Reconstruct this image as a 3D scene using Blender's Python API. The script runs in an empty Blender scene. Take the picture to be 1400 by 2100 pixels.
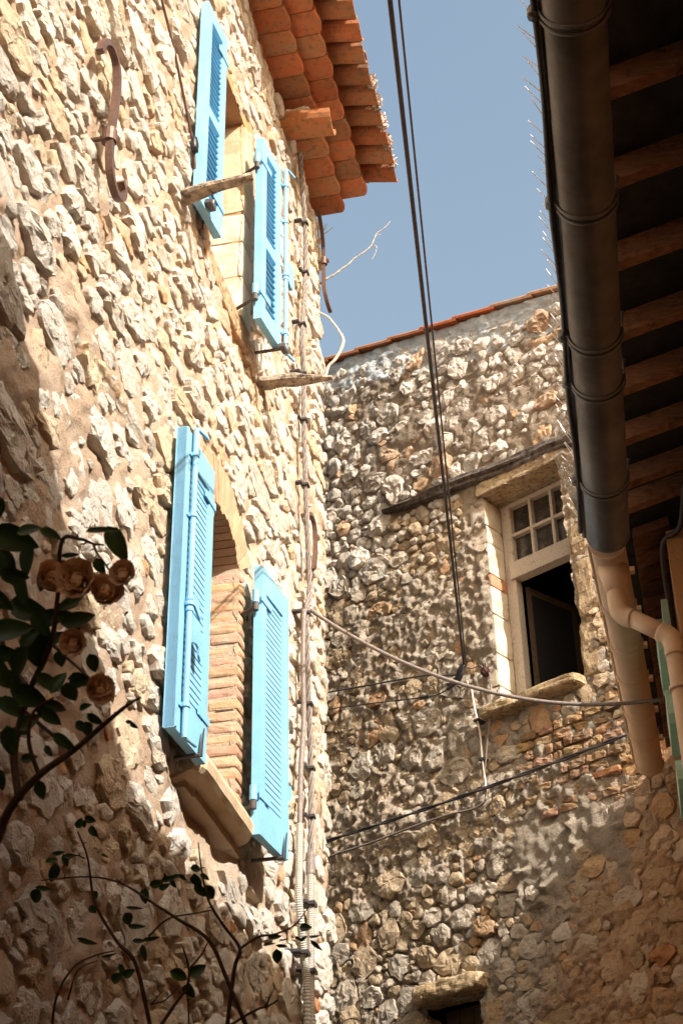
import bpy, math, random
import numpy as np
from mathutils import Vector, Matrix

random.seed(7)
RNG = np.random.default_rng(7)
C = bpy.context.scene.collection
SC = bpy.context.scene

# ------------------------------------------------------------------ camera
cam_d = bpy.data.cameras.new('camera')
cam = bpy.data.objects.new('camera', cam_d)
C.objects.link(cam)
RIGHT = Vector((0.999743, 0.012523, -0.018903))
DOWN = Vector((-0.022675, 0.552157, -0.833432))
FWD = Vector((0.0, 0.833646, 0.552299))
m4 = Matrix.Identity(4)
for i in range(3):
    m4[i][0], m4[i][1], m4[i][2] = RIGHT[i], -DOWN[i], -FWD[i]
m4[2][3] = 1.6
cam.matrix_world = m4
cam_d.sensor_fit = 'VERTICAL'
cam_d.sensor_height = 36.0
cam_d.sensor_width = 24.0
cam_d.lens = 36.0 * 3214.0 / 2100.0
cam_d.clip_start = 0.05
cam_d.clip_end = 2000.0
cam_d.dof.use_dof = True
cam_d.dof.focus_distance = 7.0
cam_d.dof.aperture_fstop = 20.0
SC.camera = cam

# ------------------------------------------------------------------ light
SUN_AZ, SUN_EL = math.radians(143.0), math.radians(35.6)
world = bpy.data.worlds.new('World')
SC.world = world
world.use_nodes = True
wn, wl = world.node_tree.nodes, world.node_tree.links
wn.clear()
sky = wn.new('ShaderNodeTexSky')
sky.sky_type = 'NISHITA'
sky.sun_disc = False
sky.sun_elevation = SUN_EL
sky.sun_rotation = SUN_AZ
sky.altitude = 0.0
sky.air_density = 2.0
sky.dust_density = 6.5
sky.ozone_density = 0.5
bg = wn.new('ShaderNodeBackground')
bg.inputs['Strength'].default_value = 0.115
wo = wn.new('ShaderNodeOutputWorld')
wl.new(sky.outputs[0], bg.inputs[0])
wl.new(bg.outputs[0], wo.inputs[0])
sd = bpy.data.lights.new('sun', 'SUN')
sd.energy = 4.3
sd.angle = math.radians(0.5)
sd.color = (1.0, 0.96, 0.905)
sun = bpy.data.objects.new('sun', sd)
C.objects.link(sun)
to_sun = Vector((math.sin(SUN_AZ) * math.cos(SUN_EL), math.cos(SUN_AZ) * math.cos(SUN_EL), math.sin(SUN_EL)))
sun.rotation_euler = to_sun.to_track_quat('Z', 'Y').to_euler()
sun.location = to_sun * 40
SC.view_settings.view_transform = 'Standard'
SC.view_settings.look = 'None'
SC.view_settings.exposure = 1.0
SC.view_settings.gamma = 1.0
SC.view_settings.use_curve_mapping = False
SC.cycles.max_bounces = 8
SC.cycles.diffuse_bounces = 5

# ------------------------------------------------------------------ frames
# left house street face: s along the street, n out of the wall, z above the ground
DL = 1.5
aL = math.radians(11.4)
dL = np.array([math.sin(aL), math.cos(aL), 0.0])
nL = np.array([math.cos(aL), -math.sin(aL), 0.0])
# end house face: u to the right, w out of the wall
DB = 6.53
aB = math.radians(131.0)
eB = np.array([math.sin(aB), math.cos(aB), 0.0])
mB = np.array([math.sin(aB + math.pi / 2), math.cos(aB + math.pi / 2), 0.0])
EYE = 1.6
ZUP = np.array([0.0, 0.0, 1.0])

def FL(P):
    P = np.asarray(P, float).reshape(-1, 3)
    return P[:, :1] * dL + (P[:, 1:2] - DL) * nL + (P[:, 2:3] + EYE) * ZUP

def FB(P):
    P = np.asarray(P, float).reshape(-1, 3)
    return P[:, :1] * eB + (P[:, 1:2] - DB) * mB + (P[:, 2:3] + EYE) * ZUP

def FW(P):
    return np.asarray(P, float).reshape(-1, 3)

# ------------------------------------------------------------------ noise
def _hash(ix, iy, iz):
    h = (ix * 374761393 + iy * 668265263 + iz * 2147483647 + 1013904223) & 0xFFFFFFFF
    h = ((h ^ (h >> 13)) * 1274126177) & 0xFFFFFFFF
    h = ((h ^ (h >> 16)) * 2246822519) & 0xFFFFFFFF
    return ((h ^ (h >> 15)) & 0xFFFFFF) / float(0xFFFFFF)

def vnoise(P):
    P = np.asarray(P, float)
    i = np.floor(P).astype(np.int64)
    f = P - i
    f = f * f * (3 - 2 * f)
    r = 0
    for dx in (0, 1):
        for dy in (0, 1):
            for dz in (0, 1):
                wgt = (f[..., 0] if dx else 1 - f[..., 0]) * (f[..., 1] if dy else 1 - f[..., 1]) * (f[..., 2] if dz else 1 - f[..., 2])
                r = r + wgt * _hash(i[..., 0] + dx, i[..., 1] + dy, i[..., 2] + dz)
    return r * 2 - 1

def fbm(P, freq, octs=3, gain=0.5):
    P = np.asarray(P, float) * freq
    a, r = 1.0, 0
    for k in range(octs):
        r = r + a * vnoise(P + 17.3 * k)
        P = P * 2.03
        a *= gain
    return r

# ------------------------------------------------------------------ objects
def link(name, data, parent=None):
    o = bpy.data.objects.new(name, data)
    C.objects.link(o)
    if parent is not None:
        o.parent = parent
    return o

def tag(o, label=None, cat=None, group=None, kind=None):
    if label: o['label'] = label
    if cat: o['category'] = cat
    if group: o['group'] = group
    if kind: o['kind'] = kind
    return o

def wpos(o):
    p = Vector((0, 0, 0))
    while o is not None:
        p = p + o.location
        o = o.parent
    return p

def empty(name, loc, label, cat, group=None):
    o = link(name, None)
    o.location = Vector(loc)
    o.empty_display_size = 0.1
    return tag(o, label, cat, group)

class MB:
    def __init__(s, F=FW):
        s.F, s.v, s.f, s.t, s.n = F, [], [], [], 0
    def add(s, V, Fc, tint=None, F=None):
        W = (F or s.F)(V)
        s.v.append(W)
        n = s.n
        s.f += [tuple(i + n for i in f) for f in Fc]
        if tint is None: tint = (1, 1, 1)
        T = np.asarray(tint, float)
        if T.ndim == 1: T = np.tile(T[:3], (len(W), 1))
        s.t.append(T)
        s.n += len(W)
    def box(s, a, b, tint=None):
        x0, y0, z0 = a; x1, y1, z1 = b
        s.hexa([(x0, y0, z0), (x1, y0, z0), (x1, y1, z0), (x0, y1, z0), (x0, y0, z1), (x1, y0, z1), (x1, y1, z1), (x0, y1, z1)], tint)
    def hexa(s, V, tint=None):
        s.add(V, [(0, 3, 2, 1), (4, 5, 6, 7), (0, 1, 5, 4), (1, 2, 6, 5), (2, 3, 7, 6), (3, 0, 4, 7)], tint)
    def tube(s, pts, rad, seg=8, cap=True, tint=None, flat=1.0):
        P = s.F(pts)
        n = len(P)
        R = np.full(n, rad, float) if np.isscalar(rad) else np.asarray(rad, float)
        T = np.gradient(P, axis=0)
        T /= np.linalg.norm(T, axis=1, keepdims=True) + 1e-12
        up = np.array([0, 0, 1.0]) if abs(T[0][2]) < 0.9 else np.array([0, 1.0, 0])
        V = []
        u = np.cross(T[0], up); u /= np.linalg.norm(u)
        for k in range(n):
            u = u - T[k] * (u @ T[k]); u /= np.linalg.norm(u)
            v = np.cross(T[k], u)
            for j in range(seg):
                a = 2 * math.pi * j / seg
                V.append(P[k] + R[k] * (math.cos(a) * u + flat * math.sin(a) * v))
        Fc = []
        for k in range(n - 1):
            for j in range(seg):
                j2 = (j + 1) % seg
                Fc.append((k * seg + j, k * seg + j2, (k + 1) * seg + j2, (k + 1) * seg + j))
        if cap:
            Fc.append(tuple(range(seg - 1, -1, -1)))
            Fc.append(tuple((n - 1) * seg + j for j in range(seg)))
        s.add(V, Fc, tint, F=FW)
    def prism(s, poly, a0, a1, axis=0, tint=None):
        # poly: 2-D outline in the two other axes, swept along axis
        n = len(poly)
        V = []
        for a in (a0, a1):
            for p in poly:
                q = list(p); q.insert(axis, a); V.append(q)
        Fc = [tuple(range(n)), tuple(range(2 * n - 1, n - 1, -1))]
        for j in range(n):
            k = (j + 1) % n
            Fc.append((j, n + j, n + k, k))
        s.add(V, Fc, tint)
    def rough(s, c, size, amp=0.06, tint=None, sub=3, sharp=6.0, seed=0.0):
        # weathered block: rounded box with lumpy faces
        g = np.linspace(-1, 1, sub + 1)
        V, Fc = [], []
        for ax in range(3):
            for sg in (-1, 1):
                b = len(V)
                for i in g:
                    for j in g:
                        q = [i, j]; q.insert(ax, sg); V.append(q)
                for i in range(sub):
                    for j in range(sub):
                        k = b + i * (sub + 1) + j
                        q = (k, k + 1, k + sub + 2, k + sub + 1)
                        Fc.append(q if (sg > 0) == (ax != 1) else q[::-1])
        V = np.array(V)
        L = (np.abs(V) ** sharp).sum(1) ** (1 / sharp)
        V = V / L[:, None]
        sz = np.asarray(size, float) / 2
        W = V * sz
        N = V / np.linalg.norm(V, axis=1, keepdims=True)
        nz = fbm(W + np.asarray(c, float) + seed, 2.2 / min(size), 2)
        W = W + N * (nz * amp * min(size))[:, None]
        s.add(W + np.asarray(c, float), Fc, tint)
    def build(s, name, mat, parent=None, smooth=False, origin=None, weld=False):
        V = np.concatenate(s.v)
        me = bpy.data.meshes.new(name)
        base = wpos(parent) if parent is not None else Vector((0, 0, 0))
        if origin is None:
            origin = base if parent is not None else Vector(V.mean(0))
        elif isinstance(origin, str):
            origin = Vector((V.min(0) + V.max(0)) / 2)
        origin = Vector(origin)
        V = V - np.array(origin)
        me.from_pydata([tuple(x) for x in V], [], s.f)
        T = np.concatenate(s.t)
        at = me.attributes.new('tint', 'FLOAT_COLOR', 'POINT')
        at.data.foreach_set('color', np.concatenate([T, np.ones((len(T), 1))], 1).astype(np.float32).ravel())
        if smooth:
            me.polygons.foreach_set('use_smooth', [True] * len(me.polygons))
        me.materials.append(mat)
        me.update()
        o = link(name, me, parent)
        o.location = origin - base
        return o

def curve(pts, n=8):
    """Catmull-Rom through points"""
    P = [np.asarray(p, float) for p in pts]
    P = [2 * P[0] - P[1]] + P + [2 * P[-1] - P[-2]]
    out = []
    for i in range(1, len(P) - 2):
        for k in range(n):
            t = k / n
            a, b, c, d = P[i - 1], P[i], P[i + 1], P[i + 2]
            out.append(0.5 * (2 * b + (c - a) * t + (2 * a - 5 * b + 4 * c - d) * t * t + (3 * b - a - 3 * c + d) * t ** 3))
    out.append(P[-2])
    return out

# ------------------------------------------------------------------ materials
def newmat(name):
    m = bpy.data.materials.new(name)
    m.use_nodes = True
    nt = m.node_tree
    return m, nt, nt.nodes, nt.links, nt.nodes['Principled BSDF']

def noise_node(nt, scale, detail=5, rough=0.6, vec=None, dist=0.0):
    n = nt.nodes.new('ShaderNodeTexNoise')
    n.inputs['Scale'].default_value = scale
    n.inputs['Detail'].default_value = detail
    n.inputs['Roughness'].default_value = rough
    n.inputs['Distortion'].default_value = dist
    if vec is not None: nt.links.new(vec, n.inputs['Vector'])
    return n

def ramp(nt, src, stops):
    r = nt.nodes.new('ShaderNodeValToRGB')
    el = r.color_ramp.elements
    while len(el) < len(stops): el.new(0.5)
    for e, (p, c) in zip(el, stops):
        e.position = p
        e.color = (*c, 1) if len(c) == 3 else c
    nt.links.new(src, r.inputs[0])
    return r

def mixc(nt, a, b, fac, mode='MIX'):
    n = nt.nodes.new('ShaderNodeMix')
    n.data_type = 'RGBA'
    n.blend_type = mode
    for sock, val in ((0, fac), (6, a), (7, b)):
        if hasattr(val, 'is_linked') or isinstance(val, bpy.types.NodeSocket):
            nt.links.new(val, n.inputs[sock])
        elif sock == 0:
            n.inputs[0].default_value = val
        else:
            n.inputs[sock].default_value = (*val, 1)
    return n.outputs[2]

def position(nt):
    g = nt.nodes.new('ShaderNodeNewGeometry')
    return g.outputs['Position']

def bumps(nt, bsdf, srcs):
    prev = None
    for src, dist, st in srcs:
        b = nt.nodes.new('ShaderNodeBump')
        b.inputs['Distance'].default_value = dist
        b.inputs['Strength'].default_value = st
        nt.links.new(src, b.inputs['Height'])
        if prev is not None: nt.links.new(prev.outputs[0], b.inputs['Normal'])
        prev = b
    nt.links.new(prev.outputs[0], bsdf.inputs['Normal'])

def rock(name, base, alt, dark, s1=9, s2=45, dcut=(0.52, 0.62), bump=((30, .012, .8), (120, .004, .8)), rough=.9, pits=0, altcut=(.45, .7), darkmix=.8):
    m, nt, N, L, b = newmat(name)
    pos = position(nt)
    at = N.new('ShaderNodeAttribute'); at.attribute_name = 'tint'
    n1 = noise_node(nt, s1, 4, .65, pos)
    n2 = noise_node(nt, s2, 6, .7, pos)
    r1 = ramp(nt, n1.outputs[0], [(altcut[0], (0, 0, 0)), (altcut[1], (1, 1, 1))])
    c = mixc(nt, base, alt, r1.outputs[0])
    r2 = ramp(nt, n2.outputs[0], [(dcut[0], (0, 0, 0)), (dcut[1], (darkmix,) * 3)])
    c = mixc(nt, c, dark, r2.outputs[0])
    c = mixc(nt, c, at.outputs['Color'], 1.0, 'MULTIPLY')
    L.new(c, b.inputs['Base Color'])
    b.inputs['Roughness'].default_value = rough
    b.inputs['Specular IOR Level'].default_value = 0.2
    srcs = []
    for sc, dist, st in bump:
        srcs.append((noise_node(nt, sc, 6, .7, pos).outputs[0], dist, st))
    if pits:
        v = N.new('ShaderNodeTexVoronoi'); v.inputs['Scale'].default_value = pits
        L.new(pos, v.inputs['Vector'])
        srcs.append((ramp(nt, v.outputs['Distance'], [(.0, (0, 0, 0)), (.25, (1, 1, 1))]).outputs[0], .004, .6))
    bumps(nt, b, srcs)
    return m

def plain(name, col, rough=.5, metal=0.0, var=.25, scale=30, stretch=None, bump=None, spec=.4, tint=True, dirt=None):
    m, nt, N, L, b = newmat(name)
    pos = position(nt)
    vec = pos
    if stretch:
        mp = N.new('ShaderNodeMapping'); mp.inputs['Scale'].default_value = stretch
        tc = N.new('ShaderNodeTexCoord'); L.new(tc.outputs['Object'], mp.inputs['Vector']); vec = mp.outputs[0]
    n1 = noise_node(nt, scale, 5, .65, vec)
    lo = tuple(c * (1 - var) for c in col); hi = tuple(min(1, c * (1 + var)) for c in col)
    r = ramp(nt, n1.outputs[0], [(.3, lo), (.7, hi)])
    c = r.outputs[0]
    if dirt:
        n2 = noise_node(nt, dirt[1], 6, .7, pos)
        c = mixc(nt, c, dirt[0], ramp(nt, n2.outputs[0], [(dirt[2], (0, 0, 0)), (dirt[3], (1, 1, 1))]).outputs[0])
    if tint:
        at = N.new('ShaderNodeAttribute'); at.attribute_name = 'tint'
        c = mixc(nt, c, at.outputs['Color'], 1.0, 'MULTIPLY')
    L.new(c, b.inputs['Base Color'])
    b.inputs['Roughness'].default_value = rough
    b.inputs['Metallic'].default_value = metal
    b.inputs['Specular IOR Level'].default_value = spec
    if bump:
        bumps(nt, b, [(noise_node(nt, bump[0], 5, .65, vec).outputs[0], bump[1], bump[2])])
    return m

MT = {}
MT['lstone'] = rock('pale_limestone', (.78, .71, .61), (.67, .53, .38), (.36, .26, .17), 11, 60, (.60, .70), ((14, .022, .7), (45, .018, 1.0), (150, .008, 1.0)), pits=38, darkmix=.5, altcut=(.5, .75))
MT['lmortar'] = rock('ochre_lime_mortar', (.59, .435, .305), (.69, .55, .425), (.35, .225, .135), 5, 70, (.6, .72), ((22, .018, .7), (70, .012, .9), (190, .007, 1.0)), darkmix=.5)
MT['bstone'] = rock('grey_limestone', (.56, .525, .475), (.43, .37, .30), (.15, .115, .08), 12, 38, (.58, .70), ((16, .03, .8), (50, .012, .8), (160, .004, .7)), darkmix=.85)
MT['bmortar'] = rock('brown_earth_mortar', (.41, .34, .265), (.48, .42, .345), (.19, .14, .10), 8, 40, (.56, .70), ((18, .03, .9), (60, .014, .9), (160, .005, .8)))
MT['cement'] = rock('grey_cement', (.33, .31, .28), (.25, .23, .2), (.12, .11, .1), 8, 60, (.55, .68), ((20, .012, .7), (110, .005, .8)))
MT['dressed'] = rock('dressed_limestone', (.64, .57, .47), (.50, .41, .30), (.22, .16, .1), 10, 55, (.6, .72), ((30, .008, .6), (140, .003, .7)), darkmix=.6)
MT['dresseddark'] = rock('stained_limestone', (.44, .36, .26), (.28, .21, .14), (.09, .07, .045), 9, 40, (.5, .62), ((30, .012, .8), (120, .004, .8)))
MT['brick'] = rock('old_brick', (.52, .30, .19), (.58, .39, .27), (.27, .15, .085), 16, 70, (.56, .68), ((40, .006, .7), (150, .003, .8)), darkmix=.6)
MT['brickworn'] = rock('worn_brick', (.37, .215, .13), (.42, .32, .23), (.14, .09, .06), 14, 45, (.54, .66), ((30, .014, .9), (120, .005, .8)))
MT['tile'] = rock('terracotta', (.40, .14, .06), (.32, .165, .09), (.13, .085, .055), 13, 30, (.50, .66), ((40, .004, .5), (170, .0015, .6)), rough=.85, darkmix=.7)
MT['blue'] = plain('sky_blue_paint', (.215, .465, .66), .5, var=.12, scale=6, dirt=((.19, .34, .44), 28, .58, .74), bump=(70, .002, .6))
MT['iron'] = plain('brown_iron', (.13, .075, .055), .5, .3, .3, 40, bump=(90, .002, .6))
MT['gond'] = plain('grey_hinge_iron', (.10, .085, .075), .5, .5, .3, 60, bump=(120, .001, .5))
MT['log'] = plain('weathered_log', (.36, .29, .22), .85, 0, .55, 26, bump=(60, .012, 1.0), dirt=((.10, .07, .05), 34, .53, .62))
MT['beam'] = plain('dark_beam', (.10, .08, .066), .9, 0, .85, 30.0, bump=(60.0, .012, 1.0), dirt=((.22, .19, .165), 25, .55, .7))
MT['framewood'] = plain('flaking_paint_wood', (.47, .41, .34), .8, 0, .25, 8, stretch=(30, 30, 8), bump=(10, .004, .7), dirt=((.2, .15, .1), 22, .58, .72))
MT['darkwood'] = plain('dark_inner_wood', (.10, .065, .04), .7, 0, .3, 30, bump=(50, .002, .5))
MT['rafter'] = plain('red_stained_rafter', (.31, .165, .095), .75, 0, .45, 3.0, stretch=(3, 30, 30), bump=(3, .004, .6), dirt=((.08, .04, .025), 14, .55, .7))
MT['deck'] = plain('dark_roof_boards', (.035, .028, .022), .9, 0, .5, 14, bump=(30, .004, .6), dirt=((.12, .11, .1), 9, .7, .78))
MT['zinc'] = plain('weathered_zinc', (.165, .163, .162), .38, .6, .3, 5, bump=(30, .0012, .3), dirt=((.115, .09, .07), 6, .55, .78))
MT['pvc'] = plain('sand_plastic', (.66, .46, .30), .45, 0, .06, 6, dirt=((.5, .32, .19), 7, .56, .8))
MT['mint'] = plain('mint_paint', (.40, .55, .44), .5, 0, .08, 10, dirt=((.2, .3, .22), 40, .66, .75))
MT['cable'] = plain('black_cable', (.045, .04, .042), .45, 0, .3, 50)
MT['greycable'] = plain('grey_twisted_cable', (.20, .165, .145), .6, 0, .35, 60)
MT['conduit'] = plain('grey_ribbed_conduit', (.43, .40, .35), .55, 0, .12, 30)
MT['white'] = plain('white_cable', (.68, .62, .55), .5, 0, .1, 30)
MT['spike'] = plain('clear_spike', (.78, .74, .66), .3, 0, .05, 30)
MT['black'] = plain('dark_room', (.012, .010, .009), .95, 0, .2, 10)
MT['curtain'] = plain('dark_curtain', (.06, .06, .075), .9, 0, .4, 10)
MT['twig'] = plain('bleached_twig', (.46, .41, .35), .85, 0, .3, 60, dirt=((.12, .09, .07), 40, .6, .66))
MT['stem'] = plain('rose_stem', (.085, .05, .03), .7, 0, .4, 50, bump=(120, .001, .5))
MT['lichen'] = plain('pale_lichen', (.50, .42, .36), .95, 0, .4, 80)
MT['wallr'] = rock('ochre_render', (.52, .29, .14), (.42, .24, .12), (.22, .12, .06), 6, 50, (.58, .7), ((20, .01, .6), (110, .005, .8)), darkmix=.5)
MT['paving'] = rock('street_paving', (.22, .185, .15), (.17, .145, .115), (.12, .1, .08), 3, 30, (.55, .7), ((10, .02, .6), (80, .005, .7)))

def glassmat():
    m, nt, N, L, b = newmat('dusty_glass')
    b.inputs['Base Color'].default_value = (.05, .042, .036, 1)
    n = noise_node(nt, 14, 6, .7, position(nt))
    r = ramp(nt, n.outputs[0], [(.45, (.03, .026, .023)), (.62, (.075, .065, .055)), (.75, (.2, .18, .16))])
    L.new(r.outputs[0], b.inputs['Base Color'])
    b.inputs['Roughness'].default_value = .14
    b.inputs['Specular IOR Level'].default_value = .5
    return m
MT['glass'] = glassmat()

def leafmat():
    m, nt, N, L, b = newmat('rose_leaf')
    n = noise_node(nt, 25, 4, .6, position(nt))
    oi = N.new('ShaderNodeObjectInfo')
    r = ramp(nt, n.outputs[0], [(.3, (.018, .055, .018)), (.7, (.045, .10, .03))])
    r2 = ramp(nt, oi.outputs['Random'], [(0, (.75, .9, .9)), (.8, (1.1, 1.1, .9)), (1, (1.5, 1.2, .8))])
    L.new(mixc(nt, r.outputs[0], r2.outputs[0], 1.0, 'MULTIPLY'), b.inputs['Base Color'])
    b.inputs['Roughness'].default_value = .38
    b.inputs['Specular IOR Level'].default_value = .45
    b.inputs['Transmission Weight'].default_value = 0
    return m
MT['leaf'] = leafmat()

def petalmat():
    m, nt, N, L, b = newmat('faded_peach_petal')
    n = noise_node(nt, 60, 4, .6, position(nt))
    r = ramp(nt, n.outputs[0], [(.3, (.62, .36, .19)), (.55, (.76, .52, .31)), (.75, (.80, .66, .47))])
    L.new(r.outputs[0], b.inputs['Base Color'])
    b.inputs['Roughness'].default_value = .8
    b.inputs['Subsurface Weight'].default_value = 0.0
    return m
MT['petal'] = petalmat()

# ------------------------------------------------------------------ rubble stones
def scatter(a0, a1, b0, b1, sizes, ax, allowed, gap=0.9, rng=RNG):
    cell = 2 * sizes[0][0]
    grid = {}
    out = []
    for r0, tries in sizes:
        A = rng.uniform(a0, a1, tries); B = rng.uniform(b0, b1, tries)
        Rr = r0 * rng.uniform(.85, 1.15, tries)
        for a, b, r in zip(A, B, Rr):
            if not allowed(a, b, r, r * ax): continue
            x = a / ax
            gx, gy = int(math.floor(x / cell)), int(math.floor(b / cell))
            ok = True
            for ix in (gx - 1, gx, gx + 1):
                for iy in (gy - 1, gy, gy + 1):
                    for (px, py, pr) in grid.get((ix, iy), ()):
                        if (px - x) ** 2 + (py - b) ** 2 < ((pr + r) * gap) ** 2:
                            ok = False; break
                    if not ok: break
                if not ok: break
            if ok:
                grid.setdefault((gx, gy), []).append((x, b, r))
                out.append((a, b, r))
    return np.array(out)

def stone_shapes(S, ax, K, rng, fill=(.8, .97), jag=.1, rcap=1.45, smooth=.5):
    """radius of every stone in K directions: power-diagram cells, shrunk and roughened"""
    X = np.stack([S[:, 0] / ax, S[:, 1]], 1)
    r = S[:, 2]
    n = len(X)
    th = np.arange(K) * 2 * np.pi / K
    cs = np.stack([np.cos(th), np.sin(th)], 1)
    R = np.empty((n, K))
    for i0 in range(0, n, 300):
        i1 = min(n, i0 + 300)
        D = X[None, :, :] - X[i0:i1, None, :]
        L = np.sqrt((D ** 2).sum(2))
        L[np.arange(i1 - i0), np.arange(i0, i1)] = 1e9
        idx = np.argpartition(L, 14, axis=1)[:, :14]
        d = np.take_along_axis(L, idx, 1)
        v = np.take_along_axis(D, idx[:, :, None], 1) / d[:, :, None]
        rj = r[idx]
        h = (d ** 2 + r[i0:i1, None] ** 2 - rj ** 2) / (2 * d)
        c = np.einsum('ijk,mk->ijm', v, cs)
        q = np.where(c > 0.05, h[:, :, None] / np.maximum(c, .05), 1e9)
        R[i0:i1] = q.min(1)
    R = np.minimum(R, (rcap * r)[:, None] * rng.uniform(.8, 1.1, (n, K)))
    R = np.maximum(R, .45 * r[:, None])
    sm = (np.roll(R, 1, 1) + np.roll(R, -1, 1) + 2 * R) / 4
    R = (1 - smooth) * R + smooth * sm
    R *= rng.uniform(fill[0], fill[1], (n, 1))
    R *= 1 + jag * rng.uniform(-1, 1, (n, K))
    return R

def stone_verts(S, R, ax, H, base, rng, ncut=5, cutdepth=.55, rough=.18, sink=.06, shear=.1):
    """returns (N, V, 3) vertices in (a, out, b) coordinates and the shared faces"""
    n, K = R.shape
    fr = np.array([1.04, 1.0, .9, .72, .48, .24])
    hr = np.array([0, .42, .80, .93, .99, 1.0])
    th = np.arange(K) * 2 * np.pi / K
    rad = R[:, None, :] * fr[None, :, None]
    x = rad * np.cos(th); y = rad * np.sin(th)
    x = np.concatenate([x.reshape(n, -1), np.zeros((n, 1))], 1)
    y = np.concatenate([y.reshape(n, -1), np.zeros((n, 1))], 1)
    hh = np.concatenate([np.repeat(hr, K), [1.0]])[None, :] * np.ones((n, 1))
    xr = x / S[:, 2:3]; yr = y / S[:, 2:3]
    for k in range(ncut):
        a = rng.uniform(0, 2 * np.pi, (n, 1))
        g = rng.uniform(.25, 1.0, (n, 1))
        c0 = rng.uniform(1 - cutdepth * .6, 1.15, (n, 1))
        hh = np.minimum(hh, c0 - g * (xr * np.cos(a) + yr * np.sin(a)) * .8)
    hh = np.maximum(hh, .02)
    sh = rng.normal(0, shear, (n, 1)); st = rng.uniform(.86, 1.16, (n, 1))
    x, y = x * st + sh * y, y / st - sh * .35 * x
    P = np.stack([x * ax + S[:, 0:1], np.zeros_like(x), y + S[:, 1:2]], 2)
    m = np.ones(x.shape); m[:, :K] = 0
    rg = 1 - 2 * np.abs(vnoise(P * 31 + 7.7))
    nz = fbm(P + 3.1, 22, 3, .6) * rough * .6 + rg * rough * .5 + fbm(P + 9.7, 80, 2) * rough * .35
    h = H[:, None] * (hh + nz * 1.2)
    h[:, :K] = -sink
    lat = fbm(P + 31.0, 40, 2) * m * .13 * S[:, 2:3]
    P[:, :, 0] += lat
    P[:, :, 2] += fbm(P + 57.0, 40, 2) * m * .13 * S[:, 2:3]
    P[:, :, 1] = base[:, None] + h
    F = []
    nr = len(fr)
    for k in range(nr - 1):
        for j in range(K):
            j2 = (j + 1) % K
            F.append((k * K + j, k * K + j2, (k + 1) * K + j2, (k + 1) * K + j))
    for j in range(K):
        F.append(((nr - 1) * K + j, (nr - 1) * K + (j + 1) % K, nr * K))
    return P, F

def project(P):
    q = P - np.array([0, 0, EYE])
    z = q @ np.array(FWD)
    return 700 + 3214 * (q @ np.array(RIGHT)) / z, 1050 + 3214 * (q @ np.array(DOWN)) / z, z

def place_stones(P, F, tints, frame, mat, wall, S, limit=300):
    n, nv, _ = P.shape
    Wp = frame(P.reshape(-1, 3)).reshape(n, nv, 3)
    cx, cy, cz = project(Wp[:, -1])
    px, py, pz = project(Wp.reshape(-1, 3))
    px = px.reshape(n, nv); py = py.reshape(n, nv)
    area = (px.max(1) - px.min(1)) * (py.max(1) - py.min(1))
    area[(cx < 0) | (cx > 1400) | (cy < 0) | (cy > 2100)] = 0
    order = np.argsort(-area)
    chosen = order[:limit]
    rest = order[limit:]
    base = np.array(wpos(wall))
    for i in chosen:
        o0 = Wp[i, -1]
        me = bpy.data.meshes.new('stone')
        me.from_pydata([tuple(v) for v in (Wp[i] - o0)], [], F)
        at = me.attributes.new('tint', 'FLOAT_COLOR', 'POINT')
        at.data.foreach_set('color', np.tile(np.append(tints[i], 1), nv).astype(np.float32))
        me.materials.append(mat)
        o = link('stone', me, wall)
        o.location = o0 - base
    V = (Wp[rest].reshape(-1, 3) - base)
    k = len(rest)
    f4 = np.array([f for f in F if len(f) == 4]); f3 = np.array([f for f in F if len(f) == 3])
    off = np.arange(k)[:, None, None] * nv
    a4 = (f4[None] + off).reshape(-1, 4); a3 = (f3[None] + off).reshape(-1, 3)
    sheetmesh('stone_rubble', V, a4, a3, np.repeat(tints[rest], nv, 0), mat, wall)['kind'] = 'stuff'

def sheetmesh(name, V, quads, tris, T, mat, parent, smooth=False):
    me = bpy.data.meshes.new(name)
    nq, nt3 = len(quads), len(tris)
    me.vertices.add(len(V)); me.vertices.foreach_set('co', np.asarray(V, np.float32).ravel())
    loops = np.concatenate([np.asarray(quads).ravel(), np.asarray(tris).ravel()]).astype(np.int32) if nt3 else np.asarray(quads).ravel().astype(np.int32)
    me.loops.add(len(loops)); me.loops.foreach_set('vertex_index', loops)
    me.polygons.add(nq + nt3)
    st = np.concatenate([np.arange(nq) * 4, nq * 4 + np.arange(nt3) * 3]).astype(np.int32)
    me.polygons.foreach_set('loop_start', st)
    if smooth: me.polygons.foreach_set('use_smooth', np.ones(nq + nt3, bool))
    me.update(calc_edges=True)
    at = me.attributes.new('tint', 'FLOAT_COLOR', 'POINT')
    at.data.foreach_set('color', np.concatenate([T, np.ones((len(T), 1))], 1).astype(np.float32).ravel())
    me.materials.append(mat)
    me.validate()
    return link(name, me, parent)

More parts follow.
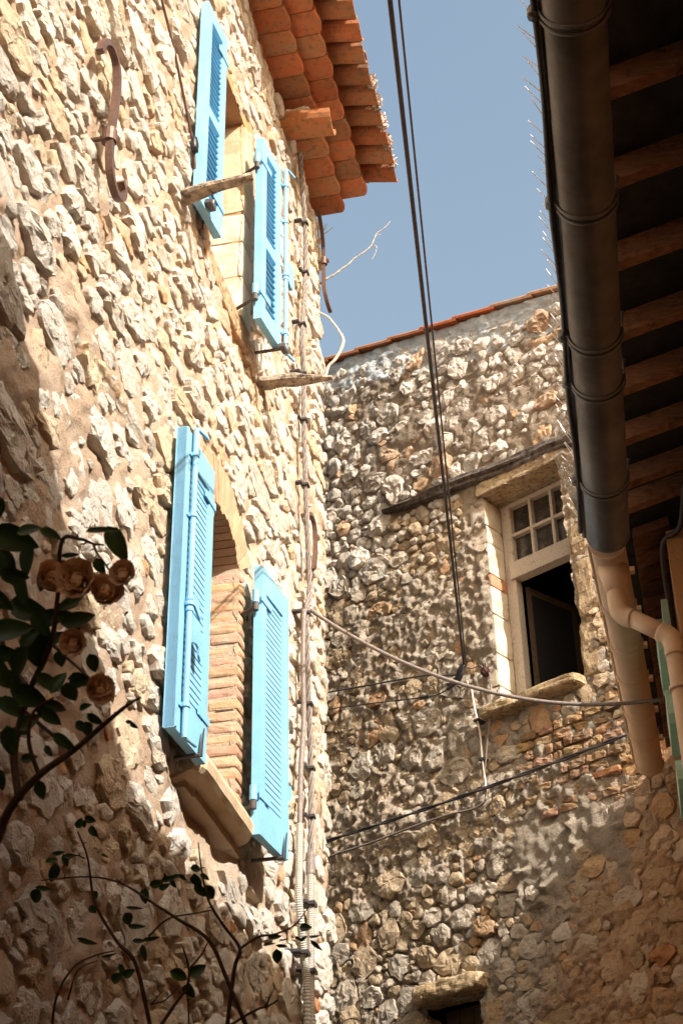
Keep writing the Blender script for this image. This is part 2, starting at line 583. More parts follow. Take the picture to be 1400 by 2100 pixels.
def grid_sheet(name, A, B, offs, frame, mat, parent, hole=None, tint=None, edge=None, back=None, smooth=True):
    """mortar sheet over the (a, b) grid; offs(a, b) gives its relief; quads in hole() are left out"""
    A2, B2 = np.meshgrid(A, B, indexing='ij')
    O = offs(A2, B2)
    AA = A2.copy(); BB = B2.copy()
    if edge is not None: AA, BB = edge(AA, BB)
    P = np.stack([AA, O, BB], 2).reshape(-1, 3)
    W = frame(P)
    na, nb = len(A), len(B)
    I = np.arange(na * nb).reshape(na, nb)
    q = np.stack([I[:-1, :-1], I[1:, :-1], I[1:, 1:], I[:-1, 1:]], 2).reshape(-1, 4)
    ca = (A[:-1] + A[1:]) / 2; cb = (B[:-1] + B[1:]) / 2
    if hole is not None:
        CA, CB = np.meshgrid(ca, cb, indexing='ij')
        q = q[~hole(CA, CB).ravel()]
    if back is not None:
        # return the free edges towards the back so that the wall has thickness
        border = np.concatenate([I[:, 0], I[-1, 1:], I[-2::-1, -1], I[0, -2:0:-1]])
        Pb = P[border].copy(); Pb[:, 1] = back
        nb0 = len(W)
        W = np.concatenate([W, frame(Pb)])
        m = len(border)
        j = np.arange(m); j2 = (j + 1) % m
        q = np.concatenate([q, np.stack([border[j], nb0 + j, nb0 + j2, border[j2]], 1)])
    T = np.ones((len(W), 3))
    if tint is not None:
        T[:na * nb] = tint(A2, B2).reshape(-1, 3)
    return sheetmesh(name, W - np.array(wpos(parent)), q, [], T, mat, parent, smooth)

def axis_coords(lo, hi, f0, f1, fine, coarse, extra=()):
    c = list(np.arange(lo, f0, coarse)) + list(np.arange(f0, f1, fine)) + list(np.arange(f1, hi + 1e-6, coarse))
    c = [v for v in c if all(abs(v - e) > fine * .4 for e in extra)] + list(extra)
    if hi - max(c) > 1e-4: c.append(hi)
    return np.array(sorted(c))

# ------------------------------------------------------------------ ground
g = MB()
g.box((-150, -150, -.3), (150, 150, 0.0))
ground = tag(g.build('ground', MT['paving'], origin=(0, 0, 0)), kind='structure')

# ================================================================== left house
house = empty('stone_house', FL((4, 0, -EYE))[0], 'tall cream rubble stone house in full sun with four sky blue shutters', 'house')
OPL = (4.89, 5.40, 2.34)             # lower window: s0, s1, sill
ARC = (5.145, 3.225, .335, .565)     # arch centre s, z, inner and outer radius
OPU = (4.86, 5.345, 4.78, 6.06)       # upper window

def hole_left(a, b):
    lo = (a > OPL[0]) & (a < OPL[1]) & (b > OPL[2]) & (b < 3.43)
    ar = ((a - ARC[0]) ** 2 + (b - ARC[1]) ** 2 < (ARC[2] + .02) ** 2) & (b >= 3.40)
    up = (a > OPU[0]) & (a < OPU[1]) & (b > OPU[2]) & (b < OPU[3])
    return lo | ar | up

LB = -.05
def left_relief(a, b):
    P = np.stack([a, np.zeros_like(a), b], 2)
    rec = np.exp(-((a - 5.08) / .36) ** 6) * np.clip((2.26 - b) / .03, 0, 1) * np.clip((b - 2.0) / .2, 0, 1)
    return LB - .045 * rec + fbm(P, 1.3, 2) * .010 + fbm(P, 5.5, 2) * .010 + fbm(P, 12, 3, .6) * .012 + fbm(P, 45, 2) * .005
def left_edge(a, b):
    P = np.stack([np.zeros_like(a), np.zeros_like(a), b], 2)
    k = np.clip((a - 6.9) / .2, 0, 1)
    return a + k * (fbm(P, 3.0, 3) * .03 + .03 * np.sin((b - 2) * .62) + .02), b

SA = axis_coords(-14.0, 7.09, 2.3, 7.09, .019, .3, (OPL[0], OPL[1], OPU[0], OPU[1]))
ZA = axis_coords(-1.6, 7.09, .8, 7.09, .019, .3, (OPL[2], OPU[2], OPU[3]))
def left_tint(a, b):
    P = np.stack([a, np.zeros_like(a), b], 2)
    k = fbm(P, .9, 3)[..., None]
    return np.clip(np.array([1.0, 1.0, 1.0]) + k * np.array([.10, .13, .16]), .7, 1.25)
lwall = grid_sheet('wall', SA, ZA, left_relief, FL, MT['lmortar'], house, hole_left, left_tint, left_edge, back=-.30)

def allow_left(a, b, r, ra):
    if b > 7.0: return False
    # keep clear of openings, arch ring and sills
    if OPL[0] - .05 - ra * .8 < a < OPL[1] + .06 + ra * .8 and OPL[2] - .13 - r < b < 3.45: return False
    if 4.70 - ra * .5 < a < 5.48 + ra * .3 and 2.03 < b < 2.24: return False
    if math.hypot(a - ARC[0], b - ARC[1]) < ARC[3] + .02 + r * .7 and b > 3.38: return False
    if OPU[0] - .03 - ra * .8 < a < OPU[1] + .12 + ra * .8 and OPU[2] - .02 - r < b < OPU[3] + .05 + r * .8: return False
    if 4.8 - ra < a < 5.75 and 4.55 - .5 * r < b < 4.80: return RNG.random() < .12
    return True
SL = scatter(2.2, 7.12, .5, 7.0, [(.10, 260), (.076, 1300), (.057, 4000), (.042, 7000), (.028, 9000), (.018, 9000)], 1.5, allow_left, .97)
RL = stone_shapes(SL, 1.5, 22, RNG, (.62, .95), .14, 1.6, .3)
n = len(SL)
HL = SL[:, 2] * RNG.uniform(.02, .30, n) + .010
HL = np.minimum(HL, .032)
under = np.zeros(n, bool)
for (u0, u1, v0, v1) in ((4.40, 4.80, 2.2, 3.52), (5.38, 5.78, 2.2, 3.5), (4.40, 4.80, 4.65, 6.0), (5.25, 5.6, 4.65, 5.92)):
    under |= (SL[:, 0] > u0) & (SL[:, 0] < u1) & (SL[:, 1] > v0) & (SL[:, 1] < v1)
HL[under] = np.minimum(HL[under], .032)
PL, FLf = stone_verts(SL, RL, 1.5, HL, np.full(n, LB) + RNG.uniform(-.004, .006, n), RNG, ncut=3, cutdepth=.45, rough=.30, shear=.22)
TL = np.ones((n, 3)) * RNG.uniform(.90, 1.10, (n, 1))
q = RNG.random(n)
TL[q < .22] *= np.array([.90, .89, .88])
TL[(q > .3) & (q < .46)] *= np.array([.96, .84, .68])
TL[(q > .6) & (q < .62) & (SL[:, 2] < .05)] *= np.array([.92, .66, .44])
TL[(q > .7) & (q < .71) & (SL[:, 2] < .04)] *= np.array([.72, .36, .2])
place_stones(PL, FLf, TL, FL, MT['lstone'], lwall, SL)

# body of the house behind the street face
b = MB(FL)
b.box((-14.0, -6.0, -EYE), (-13.8, -.29, 7.1)); b.box((6.84, -6.0, -EYE), (7.04, -.29, 7.1)); b.box((-13.8, -6.0, -EYE), (6.84, -5.8, 7.1))
b.build('side_wall', MT['lmortar'], house)
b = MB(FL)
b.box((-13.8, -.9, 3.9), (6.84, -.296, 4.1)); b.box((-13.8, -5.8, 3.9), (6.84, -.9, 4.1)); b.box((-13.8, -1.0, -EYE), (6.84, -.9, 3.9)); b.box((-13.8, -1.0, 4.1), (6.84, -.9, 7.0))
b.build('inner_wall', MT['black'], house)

# brick jamb and arch of the lower window
z = OPL[2]
row = 0
while z < 3.40:
    h = .046
    cuts = [(-.28, -.15), (-.145, -.022)] if row % 2 else [(-.28, -.21), (-.205, -.022)]
    if row % 3 == 2: cuts = [(-.28, -.022)]
    for (n0, n1) in cuts:
        br = MB(FL)
        k = RNG.uniform(.85, 1.12)
        tt = (k, k * RNG.uniform(.95, 1.12), k * RNG.uniform(.9, 1.15))
        br.rough((5.452 + RNG.uniform(-.004, .004), (n0 + n1) / 2, z + h / 2), (.105, n1 - n0, h - .005), .06, tt, 4, 14, row)
        br.build('brick', MT['brick'], house, origin='c')
    z += h + .0035
    row += 1
jm = MB(FL); jm.box((5.4035, -.285, 2.2), (5.50, -.032, 3.47)); jm.box((4.80, -.285, 2.2), (4.89, -.04, 3.47)); jm.box((4.89, -.285, 2.2), (5.412, -.03, 2.335))
jm.build('jamb', MT['lmortar'], house)
nv = 17
amax = math.radians(53)
for k in range(nv):
    a0 = -amax + 2 * amax * k / nv + .006; a1 = -amax + 2 * amax * (k + 1) / nv - .006
    br = MB(FL)
    ro = ARC[3] - .02 + RNG.uniform(-.02, .01); nf = -.034 + RNG.uniform(-.006, .008)
    V = []
    for nn_ in (-.285, nf):
        for (a, r) in ((a0, ARC[2]), (a1, ARC[2]), (a1, ro), (a0, ro)):
            V.append((ARC[0] + r * math.sin(a), nn_, ARC[1] + r * math.cos(a)))
    kk = RNG.uniform(.85, 1.1)
    br.add(V, [(0, 1, 2, 3), (7, 6, 5, 4), (0, 4, 5, 1), (1, 5, 6, 2), (2, 6, 7, 3), (3, 7, 4, 0)], (kk, kk * 1.05, kk * 1.0))
    br.build('arch_brick', MT['brick'], house, origin='c')
ab = MB(FL)
for k in range(26):
    a0 = -amax + 2 * amax * k / 26; a1 = -amax + 2 * amax * (k + 1) / 26
    V = []
    for nn_ in (-.283, -.046):
        for (a, r) in ((a0, ARC[2] + .008), (a1, ARC[2] + .008), (a1, ARC[3]), (a0, ARC[3])):
            V.append((ARC[0] + r * math.sin(a), nn_, ARC[1] + r * math.cos(a)))
    ab.add(V, [(0, 1, 2, 3), (7, 6, 5, 4), (0, 4, 5, 1), (1, 5, 6, 2), (2, 6, 7, 3), (3, 7, 4, 0)])
ab.build('arch_mortar', MT['lmortar'], house)
# sill of the lower window: a thick slab with a sloping underside
sl = MB(FL)
prof = [(-.26, 2.350), (.01, 2.338), (.032, 2.322), (.042, 2.295), (.036, 2.262), (.02, 2.246), (-.11, 2.205), (-.26, 2.205)]
A = np.linspace(4.76, 5.475, 30)
V = []
for a in A:
    e = min(1, (min(a - 4.76, 5.475 - a)) / .05)
    for (pn, pz) in prof:
        V.append((a, -.03 + (pn + .03) * (.5 + .5 * math.sqrt(max(e, 0))) if pn > -.03 else pn, pz + .0015 * math.sin(a * 31) * (pn > 0)))
F_ = []
m = len(prof)
for i in range(len(A) - 1):
    for j in range(m):
        j2 = (j + 1) % m
        F_.append((i * m + j, i * m + j2, (i + 1) * m + j2, (i + 1) * m + j))
F_ += [tuple(range(m - 1, -1, -1)), tuple((len(A) - 1) * m + j for j in range(m))]
sl.add(V, F_, (.92, .80, .64))
sl.build('window_sill', MT['dressed'], house)

# upper window surround
for (z0, z1, t) in ((4.78, 5.02, (1.02, 1.0, .96)), (5.025, 5.245, (1.05, 1.03, 1.0)), (5.25, 5.43, (1.0, .96, .9)), (5.435, 6.05, (.92, .80, .66))):
    br = MB(FL)
    br.rough((5.43, -.155, (z0 + z1) / 2), (.17, .262, z1 - z0 + .004), .03, t, 6, 16, z0)
    br.build('jamb_stone', MT['dressed'], house, origin='c')
lj = MB(FL); lj.box((4.76, -.285, 4.7), (4.859, -.04, 6.06)); lj.box((4.76, -.285, 6.062), (5.55, -.04, 6.2)); lj.box((4.81, -.285, 4.64), (5.4, -.04, 4.777)); lj.box((5.352, -.29, 4.70), (5.44, -.045, 6.06))
lj.build('window_surround', MT['wallr'], house)
# old timber sill below the upper window
ws = MB(FL); ws.rough((5.24, -.083, 4.70), (.86, .10, .12), .05, (1.25, 1.05, .78), 10, 12)
ws.build('sill_board', MT['log'], house)
for (s0, s1, z0, z1) in ((4.89, 5.41, 2.34, 3.57), (4.86, 5.345, 4.78, 6.06)):
    fr = MB(FL)
    fr.box((s0, -.335, z0), (s0 + .045, -.288, z1)); fr.box((s1 - .045, -.335, z0), (s1, -.288, z1))
    fr.box((s0 + .045, -.335, z0), (s1 - .045, -.288, z0 + .05)); fr.box((s0 + .045, -.335, z1 - .05), (s1 - .045, -.288, z1))
    c = (s0 + s1) / 2
    fr.box((c - .035, -.333, z0 + .05), (c + .035, -.286, z1 - .05))
    wf = fr.build('window', MT['blue'], house)
    for (p0, p1) in ((s0 + .045, c - .035), (c + .035, s1 - .045)):
        gp = MB(FL); gp.box((p0, -.318, z0 + .05), (p1, -.31, z1 - .05)); gp.build('pane', MT['glass'], wf)

# shutters
def shutter(s0, s1, z0, z1, n0, n1, panels, nsl, closed, rod_at, hinge_left, label=None):
    """leaf from its hinge side s0/s1; n0, n1 = distance of its face from the wall at the two ends"""
    T = .036
    def fn(P):
        P = np.asarray(P, float).reshape(-1, 3)
        k = (P[:, 0] - s0) / (s1 - s0)
        return FL(np.stack([P[:, 0], n0 + (n1 - n0) * k + P[:, 1], P[:, 2]], 1))
    W = s1 - s0
    st = .052 if not closed else .05
    f = MB(fn)
    f.box((s0, -T, z0), (s0 + st, 0, z1)); f.box((s1 - st, -T, z0), (s1, 0, z1))
    zs = [z0] + [p for p in panels] + [z1]
    # rails between the panels: panels is a flat list zlo, zhi, zlo, zhi ...
    edges = [z0] + panels + [z1]
    for i in range(0, len(edges), 2):
        f.box((s0 + st, -T + .002, edges[i]), (s1 - st, -.001, edges[i + 1]))
    if closed:
        # rebated meeting stile
        f.box((s0, -T - .004, z0 + .002), (s0 + .012, .006, z1 - .002)) if not hinge_left else f.box((s1 - .012, -T - .004, z0 + .002), (s1, .006, z1 - .002))
    fo = f.build('shutter', MT['blue'], house)
    if label: fo['label'] = label
    for i in range(0, len(panels), 2):
        lo, hi = panels[i], panels[i + 1]
        k = nsl[i // 2]
        for j in range(k):
            zc = lo + (hi - lo) * (j + .5) / k
            d = (hi - lo) / k
            a = MB(fn)
            if closed:
                V = [(s0 + st, -.006, zc - d * .52), (s1 - st, -.006, zc - d * .52), (s1 - st, -.02, zc - d * .52), (s0 + st, -.02, zc - d * .52),
                     (s0 + st, -.0095, zc + d * .55), (s1 - st, -.0095, zc + d * .55), (s1 - st, -.02, zc + d * .55), (s0 + st, -.02, zc + d * .55)]
            else:
                V = [(s0 + st, -.004, zc - d * .5), (s1 - st, -.004, zc - d * .5), (s1 - st, -.011, zc - d * .5), (s0 + st, -.011, zc - d * .5),
                     (s0 + st, -.026, zc + d * .22), (s1 - st, -.026, zc + d * .22), (s1 - st, -.033, zc + d * .22), (s0 + st, -.033, zc + d * .22)]
            a.hexa([V[0], V[1], V[2], V[3], V[4], V[5], V[6], V[7]][0:4][::-1] + V[4:][::-1])
            a.build('slat', MT['blue'], fo)
    # hinges on the side that faces the opening
    hs = s0 if hinge_left else s1
    sg = -1 if hinge_left else 1
    for hz in (z0 + .16, z1 - .16):
        h = MB(fn)
        h.tube([(hs + sg * .02, -.02, hz - .03), (hs + sg * .02, -.02, hz + .03)], .015, 10)
        h.box((min(hs + sg * .012, hs - sg * .10), .0006, hz - .016), (max(hs + sg * .012, hs - sg * .10), .005, hz + .016))
        ho = h.build('hinge', MT['blue'], fo)
        h = MB(fn)
        h.tube([(hs + sg * .02, -.02, hz - .065), (hs + sg * .02, -.02, hz - .031)], .013, 10)
        h.tube([(hs + sg * .02, -.02, hz - .052), (hs - sg * .03, -.13, hz - .058)], .008, 8)
        h.build('hinge_pin', MT['gond'], fo)
    if rod_at is not None:
        r = MB(fn)
        rx = rod_at
        r.tube([(rx, .017, z0 - .02), (rx, .017, z1 + .02)], .0105, 10)
        r.tube([(rx, .017, z1 + .016), (rx + .008, .022, z1 + .022), (rx + .06, .04, z1 + .012)], .007, 8)
        r.tube([(rx, .017, z0 - .016), (rx + .008, .022, z0 - .02), (rx + .06, .035, z0 - .024)], .007, 8)
        zc = z0 + (z1 - z0) * .40
        for dz, rr in ((-.022, .014), (0, .018), (.022, .014)):
            r.tube([(rx, .017, zc + dz - .008), (rx, .017, zc + dz + .008)], rr, 10)
        r.build('bolt_rod', MT['blue'], fo, smooth=False)
        for bz in (z0 + .10, z1 - .10, z1 - (z1 - z0) * .3):
            g_ = MB(fn); g_.tube([(rx, .0165, bz - .008), (rx, .0165, bz + .008)], .0155, 10); g_.box((rx - .026, .0006, bz - .008), (rx + .026, .006, bz + .008))
            g_.build('rod_bracket', MT['blue'], fo)
    return fo, fn

sh_ll, f_ll = shutter(4.447, 4.757, 2.255, 3.478, .03, .047, [2.395, 3.36], [36], True, 4.50, False, 'lower left shutter with a long bolt rod and lock plate on its face')
sh_lr, f_lr = shutter(5.425, 5.722, 2.262, 3.452, .064, .098, [2.395, 3.34], [36], True, None, True, 'lower right shutter without a bolt rod')
sh_ul, f_ul = shutter(4.515, 4.752, 4.70, 5.97, .022, .045, [4.80, 5.27, 5.33, 5.89], [13, 16], False, None, False, 'upper left louvred shutter behind the grey log')
sh_ur, f_ur = shutter(5.295, 5.528, 4.70, 5.87, .078, .112, [4.80, 5.18, 5.25, 5.80], [10, 16], False, 5.548, True, 'upper right louvred shutter with a bolt rod along its outer edge')
# lock plates and catches
lk = MB(f_ll)
lk.prism([(4.515, 2.70), (4.575, 2.69), (4.60, 2.665), (4.608, 2.63), (4.60, 2.60), (4.606, 2.578), (4.592, 2.563), (4.575, 2.58), (4.568, 2.605), (4.545, 2.61), (4.515, 2.60)], .022, .030, 1)
lk.prism([(4.51, 2.79), (4.57, 2.785), (4.578, 2.775), (4.562, 2.77), (4.562, 2.745), (4.58, 2.735), (4.578, 2.72), (4.555, 2.728), (4.51, 2.75)], .022, .030, 1)
lk.build('lock_plate', MT['blue'], sh_ll)
lk = MB(f_ur)
lk.prism([(5.55, 5.26), (5.60, 5.265), (5.625, 5.24), (5.628, 5.15), (5.61, 5.12), (5.575, 5.12), (5.55, 5.14)], .012, .03, 1)
lk.build('lock_plate', MT['blue'], sh_ur)
lk = MB(f_lr)
lk.prism([(5.715, 2.55), (5.745, 2.555), (5.77, 2.575), (5.772, 2.60), (5.79, 2.605), (5.80, 2.575), (5.79, 2.545), (5.755, 2.525), (5.715, 2.53)], -.02, -.008, 1)
lk.build('catch', MT['blue'], sh_lr)
# shutter dogs: pivoting stays at the foot of each leaf
for (fn, par, s_, z_, nm) in ((f_ll, sh_ll, 4.67, 2.262, 0), (f_lr, sh_lr, 5.655, 2.262, 0), (f_ul, sh_ul, 4.58, 4.74, 1), (f_ur, sh_ur, 5.52, 4.70, 1)):
    k = MB(fn)
    k.tube([(s_, -.12, z_ - .012), (s_, .012, z_ - .012)], .008, 8)
    if nm == 0:
        k.prism([(s_ - .012, z_ - .02), (s_ + .01, z_ - .016), (s_ + .012, z_ + .03), (s_ + .024, z_ + .10), (s_ + .014, z_ + .085), (s_ + .0, z_ + .04)], .012, .016, 1)
    else:
        k.box((s_ - .03, .004, z_ - .022), (s_ + .03, .03, z_ - .002)); k.tube([(s_ + .02, .018, z_ - .005), (s_ + .02, .02, z_ + .03), (s_ + .03, .022, z_ + .04)], .008, 8)
    k.build('shutter_dog', MT['gond'], par)

# cornice of two rows of tiles (genoise) and the eave tiles
TW = .163
def tint_tile(bias=0.0):
    k = RNG.uniform(.85, 1.3); w = RNG.random()
    t = np.array([1, 1, 1.0]) * k
    if w < .36 + bias: t *= np.array([.9, 1.15, 1.25])
    elif w < .42 + bias: t *= np.array([.72, .95, 1.05])
    return tuple(t)
def cornice_tile(parent, sc, n1, zb, h, bow, bias):
    t = MB(FL)
    w = TW / 2 - .004
    bot = [(sc + w * x, zb + bow * x * x - .004 * (x > .6)) for x in np.linspace(-1, 1, 7)]
    top = [(sc + w, zb + h), (sc - w, zb + h)]
    dn = RNG.uniform(-.008, .008)
    poly = bot + top
    A = [-.08, n1 * .55, n1 + dn - .012, n1 + dn]
    V = []
    for i, a in enumerate(A):
        for (ps, pz) in poly:
            x = (ps - sc) / w
            V.append((ps, a - (.02 * x * x if i >= 2 else 0), pz + (.008 if i == 3 else 0) * (pz < zb + h * .5)))
    m = len(poly); F_ = []
    for i in range(len(A) - 1):
        for j in range(m):
            j2 = (j + 1) % m
            F_.append((i * m + j, (i + 1) * m + j, (i + 1) * m + j2, i * m + j2))
    F_ += [tuple(range(m)), tuple((len(A) - 1) * m + j for j in range(m - 1, -1, -1))]
    t.add(V, F_, tint_tile(bias))
    return t
def half_tile(sc, n0, z0, n1, z1, r, up, tint, thick=.012):
    t = MB(FL)
    sg = 1 if up else -1
    V = []
    N = 9
    for (n_, z_, rr) in ((n0, z0, r * .86), (n1, z1, r)):
        for ro in (rr, rr - thick):
            for k in range(N):
                a = math.pi * k / (N - 1)
                V.append((sc + ro * math.cos(a), n_, z_ + sg * ro * math.sin(a) * .78))
    F_ = []
    o = lambda e, s_, k: (e * 2 + s_) * N + k
    for k in range(N - 1):
        F_ += [(o(0, 0, k), o(0, 0, k + 1), o(1, 0, k + 1), o(1, 0, k)), (o(0, 1, k), o(1, 1, k), o(1, 1, k + 1), o(0, 1, k + 1)),
               (o(1, 0, k), o(1, 0, k + 1), o(1, 1, k + 1), o(1, 1, k)), (o(0, 0, k), o(0, 1, k), o(0, 1, k + 1), o(0, 0, k + 1))]
    for k in (0, N - 1):
        F_.append((o(0, 0, k), o(1, 0, k), o(1, 1, k), o(0, 1, k)))
    t.add(V, F_, tint)
    return t
sc = 7.02
i = 0
far = [MB(FL), MB(FL)]
while sc > -14.1:
    tiles = [(cornice_tile(house, sc, .152, 7.055, .066, .016, .15), 'cornice_tile'),
             (cornice_tile(house, sc + .03 - TW * .5, .298, 7.124, .06, .008, .0), 'cornice_tile'),
             (half_tile(sc, -.2, 7.40, .485 + RNG.uniform(-.012, .012), 7.262, .072, False, tint_tile()), 'roof_tile'),
             (half_tile(sc - TW / 2, -.2, 7.43, .47 + RNG.uniform(-.015, .012), 7.285, .066, True, tint_tile(.1)), 'roof_tile')]
    if sc > 4.6:
        for t, nm in tiles: t.build(nm, MT['tile'], house, origin='c', smooth=False)
    else:
        for t, nm in tiles:
            far[0].add(t.v[0], t.f, t.t[0], F=FW)
    sc -= TW
    i += 1
far[0].build('roof_tile', MT['tile'], house)['kind'] = 'stuff'
rf = MB(FL)
NS = 12
for k in range(int((7.1 + 14.1) / TW)):
    s0 = 7.09 - k * TW
    for j in range(6):
        a0 = s0 - TW * j / 6; a1 = s0 - TW * (j + 1) / 6
        h0 = .05 * abs(math.sin(math.pi * j / 6)); h1 = .05 * abs(math.sin(math.pi * (j + 1) / 6))
        rf.add([(a0, .30, 7.275 + h0), (a1, .30, 7.275 + h1), (a1, -3.0, 8.17 + h1), (a0, -3.0, 8.17 + h0), (a1, -6.2, 7.3 + h1), (a0, -6.2, 7.3 + h0)], [(0, 3, 2, 1), (3, 5, 4, 2)], (.9, 1.0, 1.1))
rf.add([(7.08, .0, 7.19), (7.08, .22, 7.19), (-14.1, .22, 7.19), (-14.1, 0, 7.19), (7.08, -3, 8.1), (-14.1, -3, 8.1), (7.08, -6.0, 7.19), (-14.1, -6.0, 7.19)], [(0, 1, 2, 3), (0, 3, 5, 4), (4, 5, 7, 6), (0, 4, 6)], (.8, .8, .8))
rf.build('roof', MT['tile'], house)
# lichen tufts on the last eave tiles
for k in range(5):
    lc = MB(FL)
    s_ = 6.98 - TW * (k + .35) + RNG.uniform(-.02, .02)
    n_ = int(260 * (.4 if k == 0 else 1.0) * (.5 if k == 5 else 1))
    for j in range(n_):
        d = RNG.normal(size=3); d /= np.linalg.norm(d)
        rr = RNG.uniform(.3, 1) ** .5
        c = np.array([s_, .478, 7.275]) + d * np.array([.046, .028, .055]) * rr
        e = RNG.normal(size=(3, 3)) * .0085
        lc.add([c + e[0], c + e[1], c + e[2]], [(0, 1, 2)], np.array([1, 1, 1]) * RNG.uniform(.7, 1.4))
    lc.build('lichen', MT['lichen'], house)['kind'] = 'stuff'

# ================================================================== house closing the alley
back = empty('stone_house', FB((-4.6, -1, -EYE))[0], 'grey brown rubble house closing the alley with one narrow half open window', 'house')
def ztop(u): return 7.02 - .25 * (u + 5.74)
WIN = (-4.535, -3.977, 3.905, 5.32)
LOW = (-5.17, -4.80, 1.2, 2.365)
def hole_back(a, b):
    return ((a > WIN[0]) & (a < WIN[1]) & (b > WIN[2]) & (b < WIN[3])) | ((a > LOW[0]) & (a < LOW[1]) & (b > LOW[2]) & (b < LOW[3]))
def beam_z(u): return 5.480 - .095 * (u + 4.6)
def sstep(x, a, b):
    t = np.clip((x - a) / (b - a), 0, 1); return t * t * (3 - 2 * t)
def plaster(a, b):
    P = np.stack([a, np.zeros_like(a), b], 2)
    w = fbm(P, 3.2, 3) * .16
    m1 = sstep(a + w, -4.62, -4.5) * sstep(-(a + w * .7), 3.72, 3.84) * sstep(b + w, 2.66, 2.80) * sstep(-(b + w), -3.24, -3.12)
    m2 = sstep(a + w, -5.02, -4.93) * sstep(-a + w, 4.72, 4.80) * sstep(b + w, 3.62, 3.72) * sstep(-(b + w), -4.08, -3.98)
    return np.maximum(m1, m2)
def back_relief(a, b):
    P = np.stack([a, np.zeros_like(a), b], 2)
    low = sstep(-b + .35 * fbm(P, 1.2, 2), -5.45, -5.15) * (1 - plaster(a, b))
    rid = 1 - np.abs(fbm(P, 11, 3, .6))
    rid2 = 1 - np.abs(vnoise(P * 27 + 5))
    pl = plaster(a, b)
    spots = np.clip(fbm(P, 14, 2) - .55, 0, 1) * .10 * pl
    return fbm(P, 1.5, 2) * .02 + low * ((rid - .6) * .028 + (rid2 - .6) * .020 + fbm(P, 52, 2, .6) * .009) + fbm(P, 16, 3, .6) * .012 + spots + pl * .012
def back_tint(a, b):
    P = np.stack([a, np.zeros_like(a), b], 2)
    k = fbm(P, 1.1, 3)[..., None]
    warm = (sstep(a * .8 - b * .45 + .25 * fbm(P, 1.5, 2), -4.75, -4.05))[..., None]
    pl = plaster(a, b)[..., None]
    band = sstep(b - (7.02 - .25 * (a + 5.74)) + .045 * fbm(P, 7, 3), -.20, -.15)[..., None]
    T = np.array([1.0, 1.0, 1.0]) + k * np.array([.16, .12, .08])
    up = sstep(b - (5.48 - .095 * (a + 4.6)) + .1 * fbm(P, 4, 2), -.1, .1)[..., None]
    T = T * (1 - up) + up * np.array([.80, .76, .72])
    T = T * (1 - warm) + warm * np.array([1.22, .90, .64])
    T = T * (1 - pl * .8) + pl * .8 * np.array([.74, .74, .72])
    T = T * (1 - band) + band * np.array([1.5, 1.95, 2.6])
    return np.clip(T, .5, 3)
UA = axis_coords(-8.0, -2.2, -5.95, -3.4, .0125, .2, (WIN[0], WIN[1], LOW[0], LOW[1]))
def back_edge(a, b):
    # the sheet's upper rim follows the sloping verge
    k = np.clip((b - 6.2) / .9, 0, 1)
    return a, b + k * (ztop(a) - 7.1)
ZB = axis_coords(-1.6, 7.1, 1.85, 7.1, .0125, .25, (WIN[2], WIN[3], LOW[3]))
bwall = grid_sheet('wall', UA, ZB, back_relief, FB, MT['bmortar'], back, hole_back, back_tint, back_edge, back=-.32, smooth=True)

BRP = ((-4.47, -3.74, 3.47, 3.70), (-4.42, -3.80, 3.17, 3.44))
def allow_back(a, b, r, ra):
    if b + r * .6 > ztop(a) - .12: return False
    if WIN[0] - .16 - ra * .7 < a < WIN[1] + .07 + ra * .6 and WIN[2] - .10 - r * .6 < b < WIN[3] + .10 + r * .5: return False
    if LOW[0] - .05 - ra * .6 < a < LOW[1] + .12 + ra * .6 and b < LOW[3] + .11 + r * .6: return False
    if -5.32 < a < -3.7 and abs(b - beam_z(a)) < .055 + r * .7: return False
    for (u0, u1, v0, v1) in BRP:
        if u0 - ra * .6 < a < u1 + ra * .6 and v0 - r * .6 < b < v1 + r * .6: return False
    pl = plaster(np.array([[a]]), np.array([[b]]))[0, 0]
    if pl > .5: return RNG.random() < .02
    if b < beam_z(a) - .1 and a * .8 - b * .45 < -4.75 and r > .028 and RNG.random() < .45: return False
    if beam_z(a) - .75 < b < beam_z(a) and -5.2 < a < -4.5 and r > .045: return RNG.random() < .1
    return True
AX = 1.15
SB = scatter(-5.95, -3.38, 1.75, 7.0, [(.10, 40), (.075, 700), (.056, 2600), (.042, 5000), (.030, 8000), (.021, 9000), (.014, 8000)], AX, allow_back, .92)
RB = stone_shapes(SB, AX, 16, RNG, (.80, 1.02), .12, 1.6, .22)
n = len(SB)
upper = SB[:, 1] > np.array([beam_z(a) for a in SB[:, 0]]) - .1 * (SB[:, 0] > -5.3) - .5 * (SB[:, 0] <= -5.3)
HB = SB[:, 2] * np.where(upper, RNG.uniform(.25, .70, n), RNG.uniform(.04, .42, n)) + .010
HB = np.minimum(HB, np.where(upper, .046, .030))
right_low = (SB[:, 0] * .8 - SB[:, 1] * .45) > -4.55
HB[right_low] *= 1.0
PB, FBf = stone_verts(SB, RB, AX, HB, RNG.uniform(-.006, .012, n), RNG, ncut=6, cutdepth=.8, rough=.22)
TB = np.ones((n, 3)) * RNG.uniform(.85, 1.2, (n, 1))
q = RNG.random(n)
TB[upper] *= np.array([1.12, 1.10, 1.08])
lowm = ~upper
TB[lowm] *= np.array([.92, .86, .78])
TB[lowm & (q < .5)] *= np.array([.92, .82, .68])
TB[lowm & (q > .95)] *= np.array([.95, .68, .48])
TB[(q > .55) & (q < .585)] *= np.array([.95, .72, .52])
TB[upper & (q > .93)] *= np.array([.85, .66, .52])
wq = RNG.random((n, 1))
TB[right_low] = (TB * (wq * np.array([1.0, .74, .52]) + (1 - wq) * np.array([1.05, .95, .84])))[right_low]
